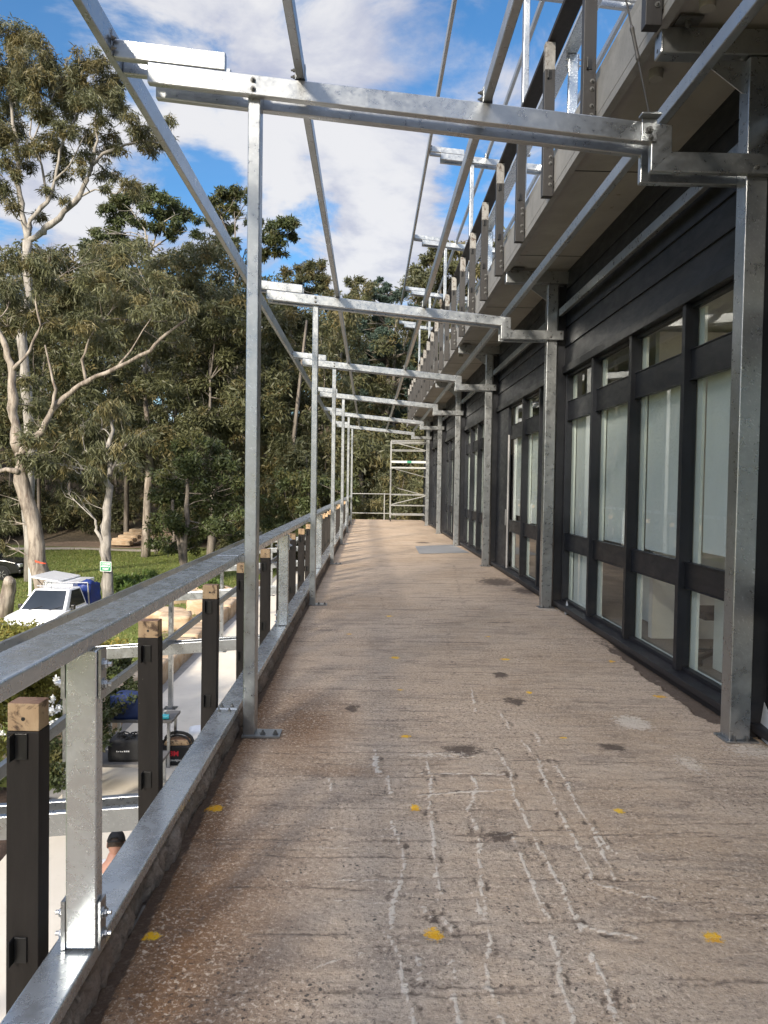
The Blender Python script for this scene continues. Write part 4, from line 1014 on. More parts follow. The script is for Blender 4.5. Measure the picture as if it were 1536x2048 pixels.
for s in (-1, 1):
    bt = lump('boot', (s*.138, .07, .055), (.11, .29, .11), 'boot_leather', 300+s, .03, None, boxy=.6); bt.parent = per
    w0 = Vector((-.405, .31, .90)) if s < 0 else Vector((.27, .38, .95))
    fw = (w0-Vector((-.40, .20, 1.0) if s < 0 else (.30, .27, 1.02))).normalized(); sd_ = Vector((1, 0, 0)); dn = fw.cross(sd_).normalized()
    js, es = [(*w0, .026, .020), (*(w0+fw*.05), .038, .018), (*(w0+fw*.085), .040, .015)], [(0,1),(1,2)]
    for q, ln in zip((-.030, -.010, .010, .030), (.066, .076, .072, .056)):
        b = len(js); base = w0+fw*.088+sd_*q
        for t_, c_ in ((.0, 0), (.4, .008), (.75, .024), (1.0, .042)): js.append((*(base+fw*ln*t_-dn*c_*-1*.6), .0088-.0015*t_, .0088-.0015*t_))
        es += [(2, b), (b, b+1), (b+1, b+2), (b+2, b+3)]
    b = len(js); tb_ = w0+fw*.03-sd_*s*.026
    for t_ in (.0, .5, 1.0): js.append((*(tb_-sd_*s*.032*t_+fw*.055*t_), .010-.002*t_, .010-.002*t_))
    es += [(1, b), (b, b+1), (b+1, b+2)]
    skin_mesh('hand', js, es, 'skin', per, sub=1)

# ------------------------------------------------------------------ vehicles
def wheel(parent, x, y, r=.36, w=.24):
    wh = MB().rev((x, y, r), [(r*.62, -w/2), (r*.93, -w/2), (r, -w*.36), (r, w*.36), (r*.93, w/2), (r*.62, w/2)], 24, 'X').build('wheel', 'tyre_rubber', parent, local=True)
    sgn = 1 if x > 0 else -1
    m_ = MB().rev((x+sgn*w*.36, y, r), [(r*.60, -.02), (r*.60, .02)], 20, 'X')
    for k in range(6):
        a = k*math.pi/3; m_.bar((x+sgn*(w*.36+.026), y+.05*math.cos(a), r+.05*math.sin(a)), (x+sgn*(w*.36+.026), y+r*.56*math.cos(a), r+r*.56*math.sin(a)), .02, .05, (1,0,0))
    m_.build('rim', 'alloy', wh, local=True)
def ute_body(root, paint, rear=2.55, cab_rear=.62, tub=False):
    hw = .87
    prof = [(-2.36,.42),(-2.42,.62),(-2.36,.80),(-2.22,.94),(-1.75,1.04),(-1.12,1.10),(cab_rear,1.10),(cab_rear,.40),(-1.1,.36),(-1.16,.62),(-1.34,.78),(-1.58,.80),(-1.80,.72),(-1.95,.50),(-1.98,.38)]
    MB().prism_x(prof, -hw, hw).build('body', paint, root, .045, local=True, segs=3)
    MB().prism_x([(-2.0,.38),(-1.94,.60),(-1.56,.86),(-1.2,.66),(-1.12,.36)], -hw+.03, hw-.03).build('wheel_arch', 'black_plastic', root, local=True)
    zt, zb = 1.72, 1.09; yb0, yb1, yt0, yt1 = -1.14, cab_rear, -.40, cab_rear-.14; wb, wt = .82, .63
    V_ = [(-wb,yb0,zb),(wb,yb0,zb),(wb,yb1,zb),(-wb,yb1,zb),(-wt,yt0,zt),(wt,yt0,zt),(wt,yt1,zt),(-wt,yt1,zt)]
    MB().add(V_, [(0,3,2,1),(4,5,6,7),(0,1,5,4),(1,2,6,5),(2,3,7,6),(3,0,4,7)]).build('cab', paint, root, .05, local=True, segs=3)
    def quad(a, b, c, d, ins, push, name):
        a, b, c, d = [Vector(q) for q in (a, b, c, d)]; ce = (a+b+c+d)/4; n_ = (b-a).cross(d-a).normalized()
        if n_.dot(ce-Vector((0, 0, 1.3))) < 0: n_ = -n_
        pts = []
        for p_ in (a, b, c, d): pts.append(ce+(p_-ce)*Vector((1-ins[0],)*3).x + n_*push)
        q2 = [p_-n_*.02 for p_ in pts]
        return MB().add(pts+q2, [(0,1,2,3),(7,6,5,4),(0,4,5,1),(1,5,6,2),(2,6,7,3),(3,7,4,0)]).build(name, 'car_glass', root, local=True)
    quad(V_[0], V_[1], V_[5], V_[4], (.12,), .006, 'windscreen')
    for s in (1, -1):
        a = [Vector(V_[i]) for i in ((1,2,6,5) if s > 0 else (0,3,7,4))]
        quad(a[0]+Vector((0,.20,.02)), a[1]+Vector((0,-.05,.02)), a[2], a[3]+Vector((0,.10,0)), (.16,), .006, 'side_window')
        MB().box(s*.86 if s > 0 else -.99, .99 if s > 0 else -.86, -.82, -.70, 1.10, 1.26).build('mirror', 'black_plastic', root, .02, local=True)
        MB().box(s*.872 if s > 0 else -.892, .892 if s > 0 else -.872, .10, .24, .96, 1.0).build('door_handle', 'black_plastic', root, local=True)
        MB().box(s*.871 if s > 0 else -.8735, .8735 if s > 0 else -.871, -.90, -.893, .5, 1.08).box(s*.871 if s > 0 else -.8735, .8735 if s > 0 else -.871, .50, .507, .5, 1.08).build('door_seam', 'black_plastic', root, local=True)
        MB().box(s*.50 if s > 0 else -.84, .84 if s > 0 else -.50, -2.44, -2.22, .70, .88).build('headlight', 'lamp_lens', root, .04, local=True)
        wheel(root, s*.76, -1.56); wheel(root, s*.76, 1.55)
    MB().box(-.46, .46, -2.435, -2.36, .66, .84).build('grille', 'black_plastic', root, .01, local=True)
    MB().box(-.87, .87, -2.50, -2.36, .40, .58).build('bumper', paint if not tub else 'black_plastic', root, .04, local=True)
    MB().box(-.26, .26, -2.506, -2.5005, .45, .56).build('number_plate', 'white_print', root, local=True)
    MB().box(-.6, .6, cab_rear-.3, rear-.1, .42, .56).build('chassis', 'black_plastic', root, local=True)
    wp = MB()
    for s in (-.45, .25): wp.tube([(s, -1.16, 1.115), (s+.42, -.98, 1.235)], .010, 5)
    wp.build('wiper', 'black_plastic', root, local=True)
p0 = at(74, 1215, 24.0)
ute = thing('ute', 'white tray-back ute parked on the lawn with its tool canopy lid raised', 'ute', (p0.x+.16, 25.15, g1(-10.6, 25)), rad(-3))
ute.scale = (.94, .94, .96)
ute_body(ute, 'white_car_paint')
MB().box(-.90, .90, .68, 2.75, .82, .90).build('tray', 'alloy', ute, local=True)
for x in (-.86, .86): MB().tube([(x, .70, .9), (x*.93, .70, 1.82)], .026, 8).build('rack_upright', 'alloy', ute, local=True)
MB().tube([(-.80, .70, 1.82), (.80, .70, 1.82)], .026, 8).tube([(-.62, -.2, 1.80), (.62, -.2, 1.80)], .02, 8).build('rack_bar', 'alloy', ute, local=True)
MB().box(-.90, .20, .80, 2.7, .905, 1.78).build('canopy_box', 'white_car_paint', ute, .02, local=True)
MB().bar((-.35, 1.75, 1.82), (-1.42, 1.75, 1.98), 1.9, .05).build('raised_lid', 'white_car_paint', ute, .012, local=True)
for y in (1.0, 2.5): MB().tube([(-.88, y, 1.5), (-1.25, y, 1.92)], .014, 6).build('lid_strut', 'black_plastic', ute, local=True)
tp = lump('blue_tarp', (0, 0, 0), (.50, .9, .95), 'blue_tarp', 210, .24, None, cuts=7, boxy=.6)
tp.parent = ute; tp.location = (.58, 1.35, 1.30)
MB().tube([(0, -.42, 1.73), (0, -.42, 2.0)], .006, 5).build('aerial', 'black_plastic', ute, local=True)
p1 = at(56, 1150, 38.0)
car = thing('dark_ute', 'black dual-cab ute at the left edge beyond the big gum trunk', 'ute', (p1.x-2.45, 38.0, g1(p1.x-2, 38)), rad(90))
ute_body(car, 'black_car_paint', 2.6, 1.0, True)
MB().box(-.87, .87, 1.02, 2.6, .42, 1.10).build('tub', 'black_car_paint', car, .04, local=True)
b0 = at(61, 1103, 31.0)
bo = thing('bollard', 'slim white bollard post on the lawn behind the raised lid', 'bollard', (b0.x, 31.0, g1(b0.x, 31)))
MB().rev((0, 0, 0), [(.075, 0), (.075, b0.z-bo.location.z-.03), (.06, b0.z-bo.location.z-.008), (.03, b0.z-bo.location.z)], 16).build('tube', 'white_paint', bo, local=True, smooth=False)
MB().rev((0, 0, 0), [(.13, -.02), (.13, .012)], 16).build('base_flange', 'white_paint', bo, local=True)
s0 = at(211.5, 1133, 29.62)
sg = thing('assembly_sign', 'small green emergency assembly point sign fixed to the slimmer gum trunk', 'sign', (s0.x, 29.62, s0.z), rad(-14))
MB().box(-.245, .245, -.006, .006, -.19, .19).build('panel', 'white_print', sg, local=True)
MB().box(-.228, .228, -.008, -.0065, -.173, .173).build('green_field', 'sign_green', sg, local=True)
MB().box(-.19, .19, -.0095, -.0083, .078, .142).build('white_band', 'white_print', sg, local=True)
text('lettering', 'EMERGENCY', .068, 'sign_green', (0, -.0105, .108), (rad(90), 0, 0), sg, .0006, bold=.002)
text('lettering', 'ASSEMBLY', .088, 'white_print', (0, -.0095, .005), (rad(90), 0, 0), sg, .0006, bold=.003)
text('lettering', 'POINT', .088, 'white_print', (0, -.0095, -.10), (rad(90), 0, 0), sg, .0006, bold=.003)
# ------------------------------------------------------------------ vegetation
def leaf_cloud(cs, rs, per, L, Wd, droop, seed, flat=.8, tint_p=.3):
    r_ = np.random.default_rng(seed); cs = np.asarray(cs, float); rs = np.asarray(rs, float)
    n = np.maximum(8, (1.9*per*rs**2).astype(int)); ci = np.repeat(np.arange(len(cs)), n); N = len(ci)
    d = r_.normal(size=(N, 3)); d /= np.linalg.norm(d, axis=1)[:, None]
    # sub-sprays inside each clump leave gaps between them
    nsub = 7; sub = r_.normal(size=(len(cs), nsub, 3)); sub /= np.linalg.norm(sub, axis=2)[:, :, None]; sub *= r_.uniform(.35, .95, (len(cs), nsub, 1))
    k = r_.integers(0, nsub, N)
    p = cs[ci] + (sub[ci, k]*.72 + d*(r_.uniform(0, 1, N)**.5)[:, None]*.42)*rs[ci][:, None]*np.array([1, 1, flat])
    a = r_.normal(size=(N, 3)); a /= np.linalg.norm(a, axis=1)[:, None]; a = a*(1-droop)+np.array([0, 0, -1.])*droop; a /= np.linalg.norm(a, axis=1)[:, None]
    b = np.cross(a, r_.normal(size=(N, 3))); b /= np.linalg.norm(b, axis=1)[:, None]+1e-9
    l = (L*r_.uniform(.6, 1.35, N))[:, None]; w = (Wd*r_.uniform(.7, 1.3, N))[:, None]
    V = np.stack([p, p+a*l*.42+b*w/2, p+a*l, p+a*l*.42-b*w/2], 1).reshape(-1, 3)
    F = np.arange(N*4).reshape(-1, 4)
    cr = r_.uniform(0, 1, len(cs)); sr = r_.uniform(0, 1, (len(cs), nsub))
    rnd = np.clip(.30*cr[ci]+.40*sr[ci, k]+.40*r_.uniform(0, 1, N)-.05, 0, 1)
    tc = (r_.uniform(0, 1, (len(cs), nsub)) < tint_p)*r_.uniform(.4, 1, (len(cs), nsub))
    tn = np.clip(tc[ci, k]+r_.uniform(-.1, .15, N), 0, 1)
    return V, F, np.repeat(rnd, 4), np.repeat(tn, 4)
def curve(p, q, sag, r_, n=5):
    p, q = Vector([float(v) for v in p]), Vector([float(v) for v in q]); o = []
    j = Vector([float(v) for v in r_.normal(0, 1, 3)])*(q-p).length*.10
    for i in range(n):
        t_ = i/(n-1); o.append(p.lerp(q, t_)+Vector((0, 0, sag))*math.sin(math.pi*t_)+j*math.sin(math.pi*t_*1.0)*(1-.3*t_))
    return o
def resample(pts, m):
    pts = [Vector(p) for p in pts]; out = []
    for a, b in zip(pts[:-1], pts[1:]):
        for i in range(m): out.append(a.lerp(b, i/m))
    return out+[pts[-1]]
def tree(name, label, cat, base, limbs, clumps, bark, leafm, per, L, Wd, droop=.35, seed=1, group=None, flat=.8, twig_r=.03, tint_p=.22, twigs=2):
    r_ = np.random.default_rng(seed)
    root = thing(name, label, cat, base, 0, group)
    tb = MB(); nodes = []
    for pts, ra, rb in limbs:
        P_ = resample(pts, 3)
        for i in range(1, len(P_)-1): P_[i] = P_[i]+Vector([float(v) for v in r_.normal(0, 1, 3)])*max(ra, rb)*.18
        rr = [ra+(rb-ra)*i/(len(P_)-1) for i in range(len(P_))]
        rr = [q*(1+.10*r_.normal()) for q in rr]
        tb.tube(P_, rr, 10 if ra > .1 else 6); nodes += [(p, q) for p, q in zip(P_, rr)]
    if clumps:
        cs = np.array([tuple(c) for c, _ in clumps]); rs = np.array([r for _, r in clumps])
        tw = MB()
        np_ = np.array([tuple(p) for p, _ in nodes])
        for c, r in zip(cs, rs):
            dd = np.linalg.norm(np_-c, axis=1) + 1.5*np.maximum(0, np_[:, 2]-c[2]); i = int(np.argmin(dd)); p0 = nodes[i][0]
            cv = curve(p0, c, .0, r_); r0 = min(nodes[i][1]*.7, twig_r*(1+.25*dd[i]))
            tw.tube(cv, [r0*(1-.16*k) for k in range(5)], 5, False)
            for _ in range(twigs*3):
                e = Vector([float(v) for v in c])+Vector([float(v) for v in r_.normal(0, 1, 3)]).normalized()*float(r*r_.uniform(.5, .95))
                tw.tube(curve(cv[r_.integers(2, 5)], e, .04*r, r_, 4), [r0*.42, r0*.34, r0*.24, r0*.12], 4, False)
        tb.add(tw.v, tw.f)
        V, F, rn, tn = leaf_cloud(cs, rs, per, L, Wd, droop, seed+5, flat, tint_p)
        V = V-np.array(root.location)
        np_mesh('crown', leafm, V, F, root, dict(rnd=rn, tint=tn))
    tb.build('trunk', bark, root, smooth=True)
    return root
def C(lst, Y, dy=2.0, seed=0, k=1.0):
    """crown clumps from pixel centres and radii, spread in depth round distance Y"""
    r_ = np.random.default_rng(seed); o = []
    for px, py, r in lst:
        y = Y+r_.uniform(-dy, dy); o.append((at(px, py, y), 1.22*r*y/FPX*k))
    return o
def L(lst, Y): return [at(a, b, Y+(c[0] if c else 0)) for a, b, *c in lst]

# the big leaning gum by the utes
Yg = 30.0
gb = at(88, 1190, Yg); gbz = g1(gb.x, Yg)
limbs = [([Vector((gb.x+.25, Yg, gbz-.2)), at(83, 1160, Yg), at(66, 1050, Yg), at(50, 960, Yg), at(40, 905, Yg)], .36, .24),
         (L([(40,905),(30,850),(26,800),(22,745),(14,700),(-8,640)], Yg), .22, .10),
         (L([(42,910),(60,880),(88,855),(104,818),(140,785),(172,762),(232,737),(300,700),(332,668),(372,640)], Yg-.4), .15, .04),
         (L([(38,945),(10,938),(-40,955)], Yg-.3), .13, .07), (L([(104,818),(112,780),(98,730),(90,690)], Yg-.6), .07, .03),
         (L([(172,762),(165,720),(178,680),(205,640)], Yg), .07, .03), (L([(22,745),(60,700),(80,650),(70,600)], Yg), .08, .03),
         (L([(232,737),(262,700),(300,640)], Yg), .05, .02)]
cl = [(40,520,36),(90,560,42),(140,590,45),(60,620,42),(190,560,40),(230,600,45),(120,650,36),(180,640,40),(250,560,40),(300,610,42),(330,560,36),(340,640,38),(20,580,36),(20,650,30),
      (280,660,34),(60,810,34),(80,850,30),(55,760,26),(150,560,42),(210,680,30),(70,880,30),(110,900,36),(60,920,30),(90,930,30),(30,1000,26),(15,1040,28),(10,1090,22),(120,610,40),(100,520,36),(200,520,36),(260,510,36),(370,600,34),(360,680,26)]
tree('gum_tree', 'big leaning gum with peeling bark and a red paint mark, beside the white ute', 'tree', (gb.x, Yg, gbz), limbs, C(cl, Yg+1.0, 2.6, 3), 'gum_bark', 'gum_leaf', 480, .30, .046, .46, 11, twig_r=.028)
rm = MB(); c0 = at(79, 1122, 29.45)
tag(rm.add([(c0.x-.20, 29.50, c0.z+.03), (c0.x-.04, 29.43, c0.z-.01), (c0.x+.14, 29.42, c0.z-.05), (c0.x+.24, 29.47, c0.z-.08), (c0.x-.20, 29.50, c0.z-.05), (c0.x-.04, 29.43, c0.z-.08), (c0.x+.14, 29.42, c0.z-.11), (c0.x+.24, 29.47, c0.z-.12)], [(0,1,5,4),(1,2,6,5),(2,3,7,6)]).build('paint_mark', 'red_paint'), 'red paint stroke sprayed across the trunk of the big leaning gum', 'paint mark')

# second gum behind it, whose crown fills the upper left of the sky
Yt = 36.0
tb_ = at(60, 1000, Yt); tz = g1(tb_.x, Yt)
limbs = [([Vector((tb_.x, Yt, tz-.2))]+L([(58,900),(52,760),(46,680),(54,590),(55,482)], Yt), .28, .19),
         (L([(55,482),(80,468),(102,452),(128,425),(158,395),(176,360),(184,330)], Yt), .16, .09), (L([(184,330),(205,308),(232,296),(262,286),(292,280),(330,290)], Yt), .09, .03),
         (L([(184,330),(195,280),(190,240),(200,190)], Yt), .08, .03), (L([(55,482),(46,440),(40,390),(36,330),(26,250),(20,160)], Yt), .17, .05), (L([(55,482),(60,440),(95,405),(110,360),(120,300),(150,240),(160,190)], Yt), .12, .03),
         (L([(40,390),(16,330),(0,280)], Yt), .07, .03), (L([(158,395),(190,378),(232,388),(262,372)], Yt), .05, .02), (L([(95,405),(84,330),(60,270),(70,180)], Yt), .07, .02), (L([(110,360),(140,330),(170,270)], Yt), .06, .02), (L([(36,330),(60,290),(90,230),(110,180)], Yt), .05, .02)]
cl = [(20,75,28),(50,80,26),(85,98,26),(10,120,30),(50,125,30),(95,120,24),(12,165,30),(48,165,30),(85,158,28),(120,165,24),(145,150,24),(165,125,24),(195,120,20),(228,110,18),(240,98,14),(140,185,28),(175,170,28),(205,165,26),(230,160,20),(180,200,28),(215,195,28),(235,200,22),(110,200,26),(70,200,28),(150,220,26),(240,225,18),(90,235,20),(30,215,22),
      (40,250,18),(125,255,20),(100,275,18),(150,265,16),(200,240,18),(15,270,22),(265,245,20),(290,262,20),(310,285,18),(338,280,12),(345,240,12),(280,285,14),(245,300,12),(60,330,14),(30,350,16),(10,320,18),(120,350,16),(200,345,14),(95,385,14),(215,375,12),(255,365,14),(275,385,14),(20,410,16),(80,430,12),(130,400,10),(60,300,12),(270,375,14),(230,350,12),(5,230,22),(170,310,18),(215,300,18),(180,275,20),(130,320,16),(75,290,18),(45,300,18),(110,300,18),(160,345,14),(225,275,16),(300,300,14),(-10,370,30),(-15,150,30),(-20,260,30)]
tree('gum_tree', 'tall white-limbed gum whose crown fills the upper left of the sky', 'tree', (tb_.x, Yt, tz), limbs, C(cl, Yt, 1.9, 5, 1.25), 'pale_bark', 'gum_leaf', 640, .29, .044, .44, 23, flat=.9, twig_r=.024, tint_p=.42)

# slim gum carrying the sign
Y2 = 30.0
b2 = at(216, 1196, Y2); z2 = g1(b2.x, Y2)
limbs = [([Vector((b2.x+.05, Y2, z2-.2))]+L([(214,1150),(213,1100),(213,1060),(217,990),(220,950)], Y2), .25, .13), (L([(212,1125),(204,1085),(193,1062),(191,1040)], Y2-.1), .10, .05), (L([(213,1098),(200,1070),(205,1045),(212,1020)], Y2+.1), .07, .03),
         (L([(220,950),(215,900),(225,860),(215,810)], Y2), .12, .04), (L([(220,950),(240,905),(262,880)], Y2), .06, .02), (L([(217,970),(190,920),(170,900)], Y2), .06, .02)]
cl = [(200,860,36),(240,840,36),(170,890,34),(210,900,36),(250,890,32),(150,940,30),(190,950,30),(130,980,28),(240,935,26),(160,850,34),(120,930,26),(280,870,28),(215,820,34),(260,930,22),(150,1000,20),(175,1000,18)]
tree('gum_tree', 'slim forked gum with a green sign on its trunk and drooping grey-green leaves', 'tree', (b2.x, Y2, z2), limbs, C(cl, Y2+.6, 1.5, 7), 'pale_bark', 'gum_leaf', 380, .30, .045, .55, 31, twig_r=.022)

# dense dark tree right of the steps
Y3 = 35.0
b3 = at(372, 1140, Y3); z3 = g1(b3.x, Y3)
limbs = [([Vector((b3.x-.1, Y3, z3-.2))]+L([(368,1100),(372,1040),(375,960)], Y3), .20, .08), ([Vector((b3.x+.2, Y3, z3-.2))]+L([(362,1120),(352,1060),(345,1000)], Y3), .13, .06)]
cl = [(340,950,36),(380,930,40),(420,960,38),(450,930,34),(330,1000,34),(370,990,40),(410,1010,38),(450,1000,34),(330,1040,32),(360,1050,34),(400,1060,32),(440,1050,30),(320,1080,24),(345,1095,24),(390,1095,20),(480,970,30),(490,1030,28),(470,1070,22),(380,890,34),(430,900,30),(310,1060,20)]
tree('bushy_tree', 'dense dark green bushy tree standing right of the stone steps', 'tree', (b3.x, Y3, z3), limbs, C(cl, Y3, 1.2, 9), 'dark_bark', 'dark_leaf', 420, .20, .085, .2, 41, twig_r=.02)

# trees on the slope whose crowns show against the sky
def slope_tree(label, px, py_top, Y, cl, seed, leafm='forest_leaf', bark='dark_bark', per=250, Ls=.38, W_=.09, name='gum_tree', dy=1.5, trunk=None, droop=.3, r0=.26, k=1.0):
    b = at(px, 900, Y); z = g1(b.x, Y)
    tp_ = at(px, py_top, Y)
    lm = [([Vector((b.x, Y, z-.3)), Vector((b.x+.2, Y, z+(tp_.z-z)*.4)), Vector((b.x-.1, Y, z+(tp_.z-z)*.7)), tp_], r0, .06)]
    if trunk: lm += [(L(t, Y), .11, .03) for t in trunk]
    tree(name, label, 'tree', (b.x, Y, z), lm, C(cl, Y, dy, seed, k), bark, leafm, per, Ls, W_, droop, seed, 'trees on the bush slope', twig_r=.035)
slope_tree('umbrella-crowned gum on the slope, left of the near post, its flat tufts against cloud', 295, 470, 72, [(215,415,20),(240,400,22),(268,392,20),(300,385,20),(325,398,22),(352,415,22),(375,432,18),(255,425,22),(290,415,22),(330,430,22),(230,440,20),(355,450,20),(395,470,14),(275,450,20),(310,455,20),(340,470,16),(195,470,20),(230,470,24),(265,485,24),(180,490,22)], 61, 'dark_leaf', 'pale_bark', 300, .40, .12,
    trunk=[[(298,520),(290,460),(262,420)], [(298,510),(320,450),(350,430)], [(298,500),(330,480),(365,455)]])
slope_tree('round-headed gum on the slope, half hidden by the near post', 470, 440, 72, [(430,400,18),(450,388,20),(475,385,20),(500,392,18),(440,425,20),(470,420,22),(420,440,12),(455,455,20),(440,480,18),(470,490,20),(545,455,18),(565,445,20),(582,440,16),(560,475,22),(540,480,18),(585,470,14),(530,505,18),(560,505,16),(590,450,10),(430,500,18),(505,440,20),(515,470,18),(415,515,18),(395,437,10)], 62, 'dark_leaf', 'dark_bark', 300, .40, .12,
    trunk=[[(475,560),(490,500),(550,470)], [(475,560),(460,480),(440,430)], [(480,540),(520,500),(565,490)]])
slope_tree('sparse thin gum on the skyline right of the near post', 640, 560, 86, [(575,545,14),(600,540,14),(622,532,16),(645,528,14),(630,550,16),(605,560,16),(655,560,14),(585,570,16),(640,575,18),(615,585,18),(665,590,14)], 63, 'forest_leaf', 'pale_bark', 260, .42, .12, k=1.1)
slope_tree('ragged gum on the skyline in the gap between the purlins', 715, 590, 90, [(700,565,12),(720,560,12),(738,570,10),(712,585,14),(735,592,12),(695,600,14),(720,610,18),(740,612,14),(690,625,16)], 64, 'forest_leaf', 'pale_bark', 260, .42, .12, k=1.1)
slope_tree('olive tree on the right skyline behind the upper balcony posts', 880, 520, 62, [(830,540,18),(855,520,20),(880,505,22),(905,498,22),(930,500,22),(960,505,24),(985,500,24),(845,560,22),(875,545,24),(905,530,24),(935,535,24),(965,540,24),(820,575,18),(800,590,14),(850,590,24),(885,580,26),(920,575,26),(955,580,26),(835,620,24),(870,620,26),(905,620,26),(1000,540,24),(1010,480,22),(1020,520,26)], 65, 'gum_leaf', 'dark_bark', 300, .38, .12)
slope_tree('leaning thin gum with a pale bare trunk rising between the second and third posts', 682, 640, 66, [(665,650,20),(690,640,18),(670,690,18),(700,670,18),(655,720,18),(690,720,16)], 66, 'forest_leaf', 'pale_bark', 220, .4, .1, r0=.2)
slope_tree('brown-trunked gum deep in the bush behind the long pale limb', 292, 640, 48, [(270,560,40),(310,540,36),(340,590,36),(260,610,36),(300,620,40),(340,640,34),(380,570,36),(390,630,34),(280,680,28)], 67, 'gum_leaf', 'gum_bark', 300, .34, .07, r0=.30)
slope_tree('mid-green bushy tree above the dark tree, left of the near post', 420, 760, 46, [(380,720,40),(420,700,42),(460,720,40),(390,780,40),(430,770,44),(470,790,40),(400,840,38),(445,840,40),(480,860,34),(360,800,32),(440,640,40),(470,600,40),(410,620,38),(480,670,38)], 68, 'forest_leaf', 'dark_bark', 300, .34, .09)
slope_tree('yellow-green tree in the bush between the near and second posts', 580, 720, 56, [(550,680,40),(590,660,36),(560,740,40),(600,730,38),(545,800,38),(585,800,40),(560,860,38),(600,860,36),(570,620,34),(540,620,30),(610,640,28)], 69, 'forest_leaf', 'dark_bark', 280, .38, .10)
# blue-green she-oak like conifer
def conifer():
    r_ = np.random.default_rng(77); cl = []
    for px, py, r in [(775,585,26),(800,600,22),(750,605,24),(780,625,30),(745,640,28),(812,635,26),(735,670,30),(770,665,32),(805,680,30),(725,705,28),(755,710,30),(790,715,32),(820,720,28),(740,745,28),(775,755,30),(810,760,30),(735,785,22),(765,795,26),(800,800,28),(825,790,24),(760,570,18),(735,620,22),(830,750,22),(720,735,22),(785,840,26),(815,840,24)]:
        for _ in range(5):
            y = 60+r_.uniform(-2.2, 1.6); q = at(px+r_.uniform(-r, r)*.8, py+r_.uniform(-r, r)*.8, y); cl.append((q, r*.42*y/FPX))
    b = at(775, 900, 60); z = g1(b.x, 60)
    tree('conifer', 'dense blue-green conifer rising behind the far beams', 'tree', (b.x, 60, z), [([Vector((b.x, 60, z-.2)), Vector((b.x, 60, z+8)), at(775, 590, 60)], .35, .06)], cl, 'dark_bark', 'conifer_leaf', 1500, .20, .10, .05, 78, flat=.75, twigs=0)
conifer()
# shrub behind the scaffold
def shrub(name, label, px, Y, cl, leafm, seed, per=500, Ls=.16, W_=.06, dy=.8, droop=.2, cat='shrub', group=None, zb=None, tint_p=.3):
    b = at(px, 1000, Y); z = g1(b.x, Y) if zb is None else zb
    r_ = np.random.default_rng(seed); cs = C(cl, Y, dy, seed)
    lm = [([Vector((b.x+.05*i, Y, z-.1)), Vector(cs[j][0]).lerp(Vector((b.x, Y, z)), .45), Vector(cs[j][0])], .035, .012) for i, j in enumerate(r_.permutation(len(cs))[:5])]
    return tree(name, label, cat, (b.x, Y, z), lm, cs, 'dark_bark', leafm, per, Ls, W_, droop, seed, group, twig_r=.012, twigs=1, tint_p=tint_p)
shrub('shrub', 'olive shrub filling the gap behind the far guard rail', 770, 41, [(740,1000,34),(770,980,36),(800,975,34),(830,985,34),(720,1020,28),(755,1025,34),(790,1020,36),(825,1025,34),(850,1000,30),(715,1045,26),(740,1050,28),(780,1055,28),(820,1055,28),(700,1060,22),(770,955,22),(810,950,20)], 'gum_leaf', 91, 420, .22, .05, 1.0)
shrub('shrub', 'dark shrub between the far posts and the end guard rail', 660, 40, [(640,1040,30),(610,1020,32),(580,1010,32),(560,1050,30),(600,1060,30),(670,1010,28),(700,1000,28),(690,960,30),(650,970,32),(610,960,32),(570,960,30),(540,1000,30),(530,1050,26)], 'dark_leaf', 92, 300, .24, .08, 1.0)
shrub('shrub', 'pale grey-green shrub on the bank above the path, behind the slim gum', 310, 50, [(300,1040,20),(330,1020,20),(350,1000,22)], 'forest_leaf', 93, 400, .24, .07)
# big sunlit hedge bush below the railing
cl = []
rb = np.random.default_rng(15)
for i in range(84):
    x, y = rb.uniform(-7.6, -4.9), rb.uniform(8.3, 15.0); top = 1.12-.165*y-.28*max(0, (x+6.3)/1.3)-.12*max(0, -6.6-x)
    cl.append((Vector((x, y, rb.uniform(-2.6, top) if rb.uniform() < .45 else top-rb.uniform(0, .35))), rb.uniform(.32, .52)))
hb = thing('hedge_bush', 'big yellow-green leafy bush with white flowers, below and beyond the near railing', 'bush', (-6.3, 11.5, -3.1))
st = MB()
for i in range(16):
    c = cl[i*3][0]; st.tube(curve((-6.3+rb.uniform(-.6, .6), 11.5+rb.uniform(-2, 2), -3.15), c, .1, rb), [.03, .025, .02, .015, .01], 5, False)
st.build('stem', 'dark_bark', hb)
V, F, rn, tn = leaf_cloud([tuple(c) for c, _ in cl], [r for _, r in cl], 2600, .075, .034, .15, 16, .9, .35)
np_mesh('foliage', 'bush_leaf', V-np.array(hb.location), F, hb, dict(rnd=rn, tint=tn))
V, F, rn, tn = leaf_cloud([tuple(at(*q)) for q in ((108,1420,9.0),(112,1445,9.0),(104,1400,9.05),(115,1360,9.3),(5,1465,9.2))], [.10, .08, .06, .07, .05], 7000, .035, .03, .0, 18)
np_mesh('flowers', 'petal', V-np.array(hb.location), F, hb)
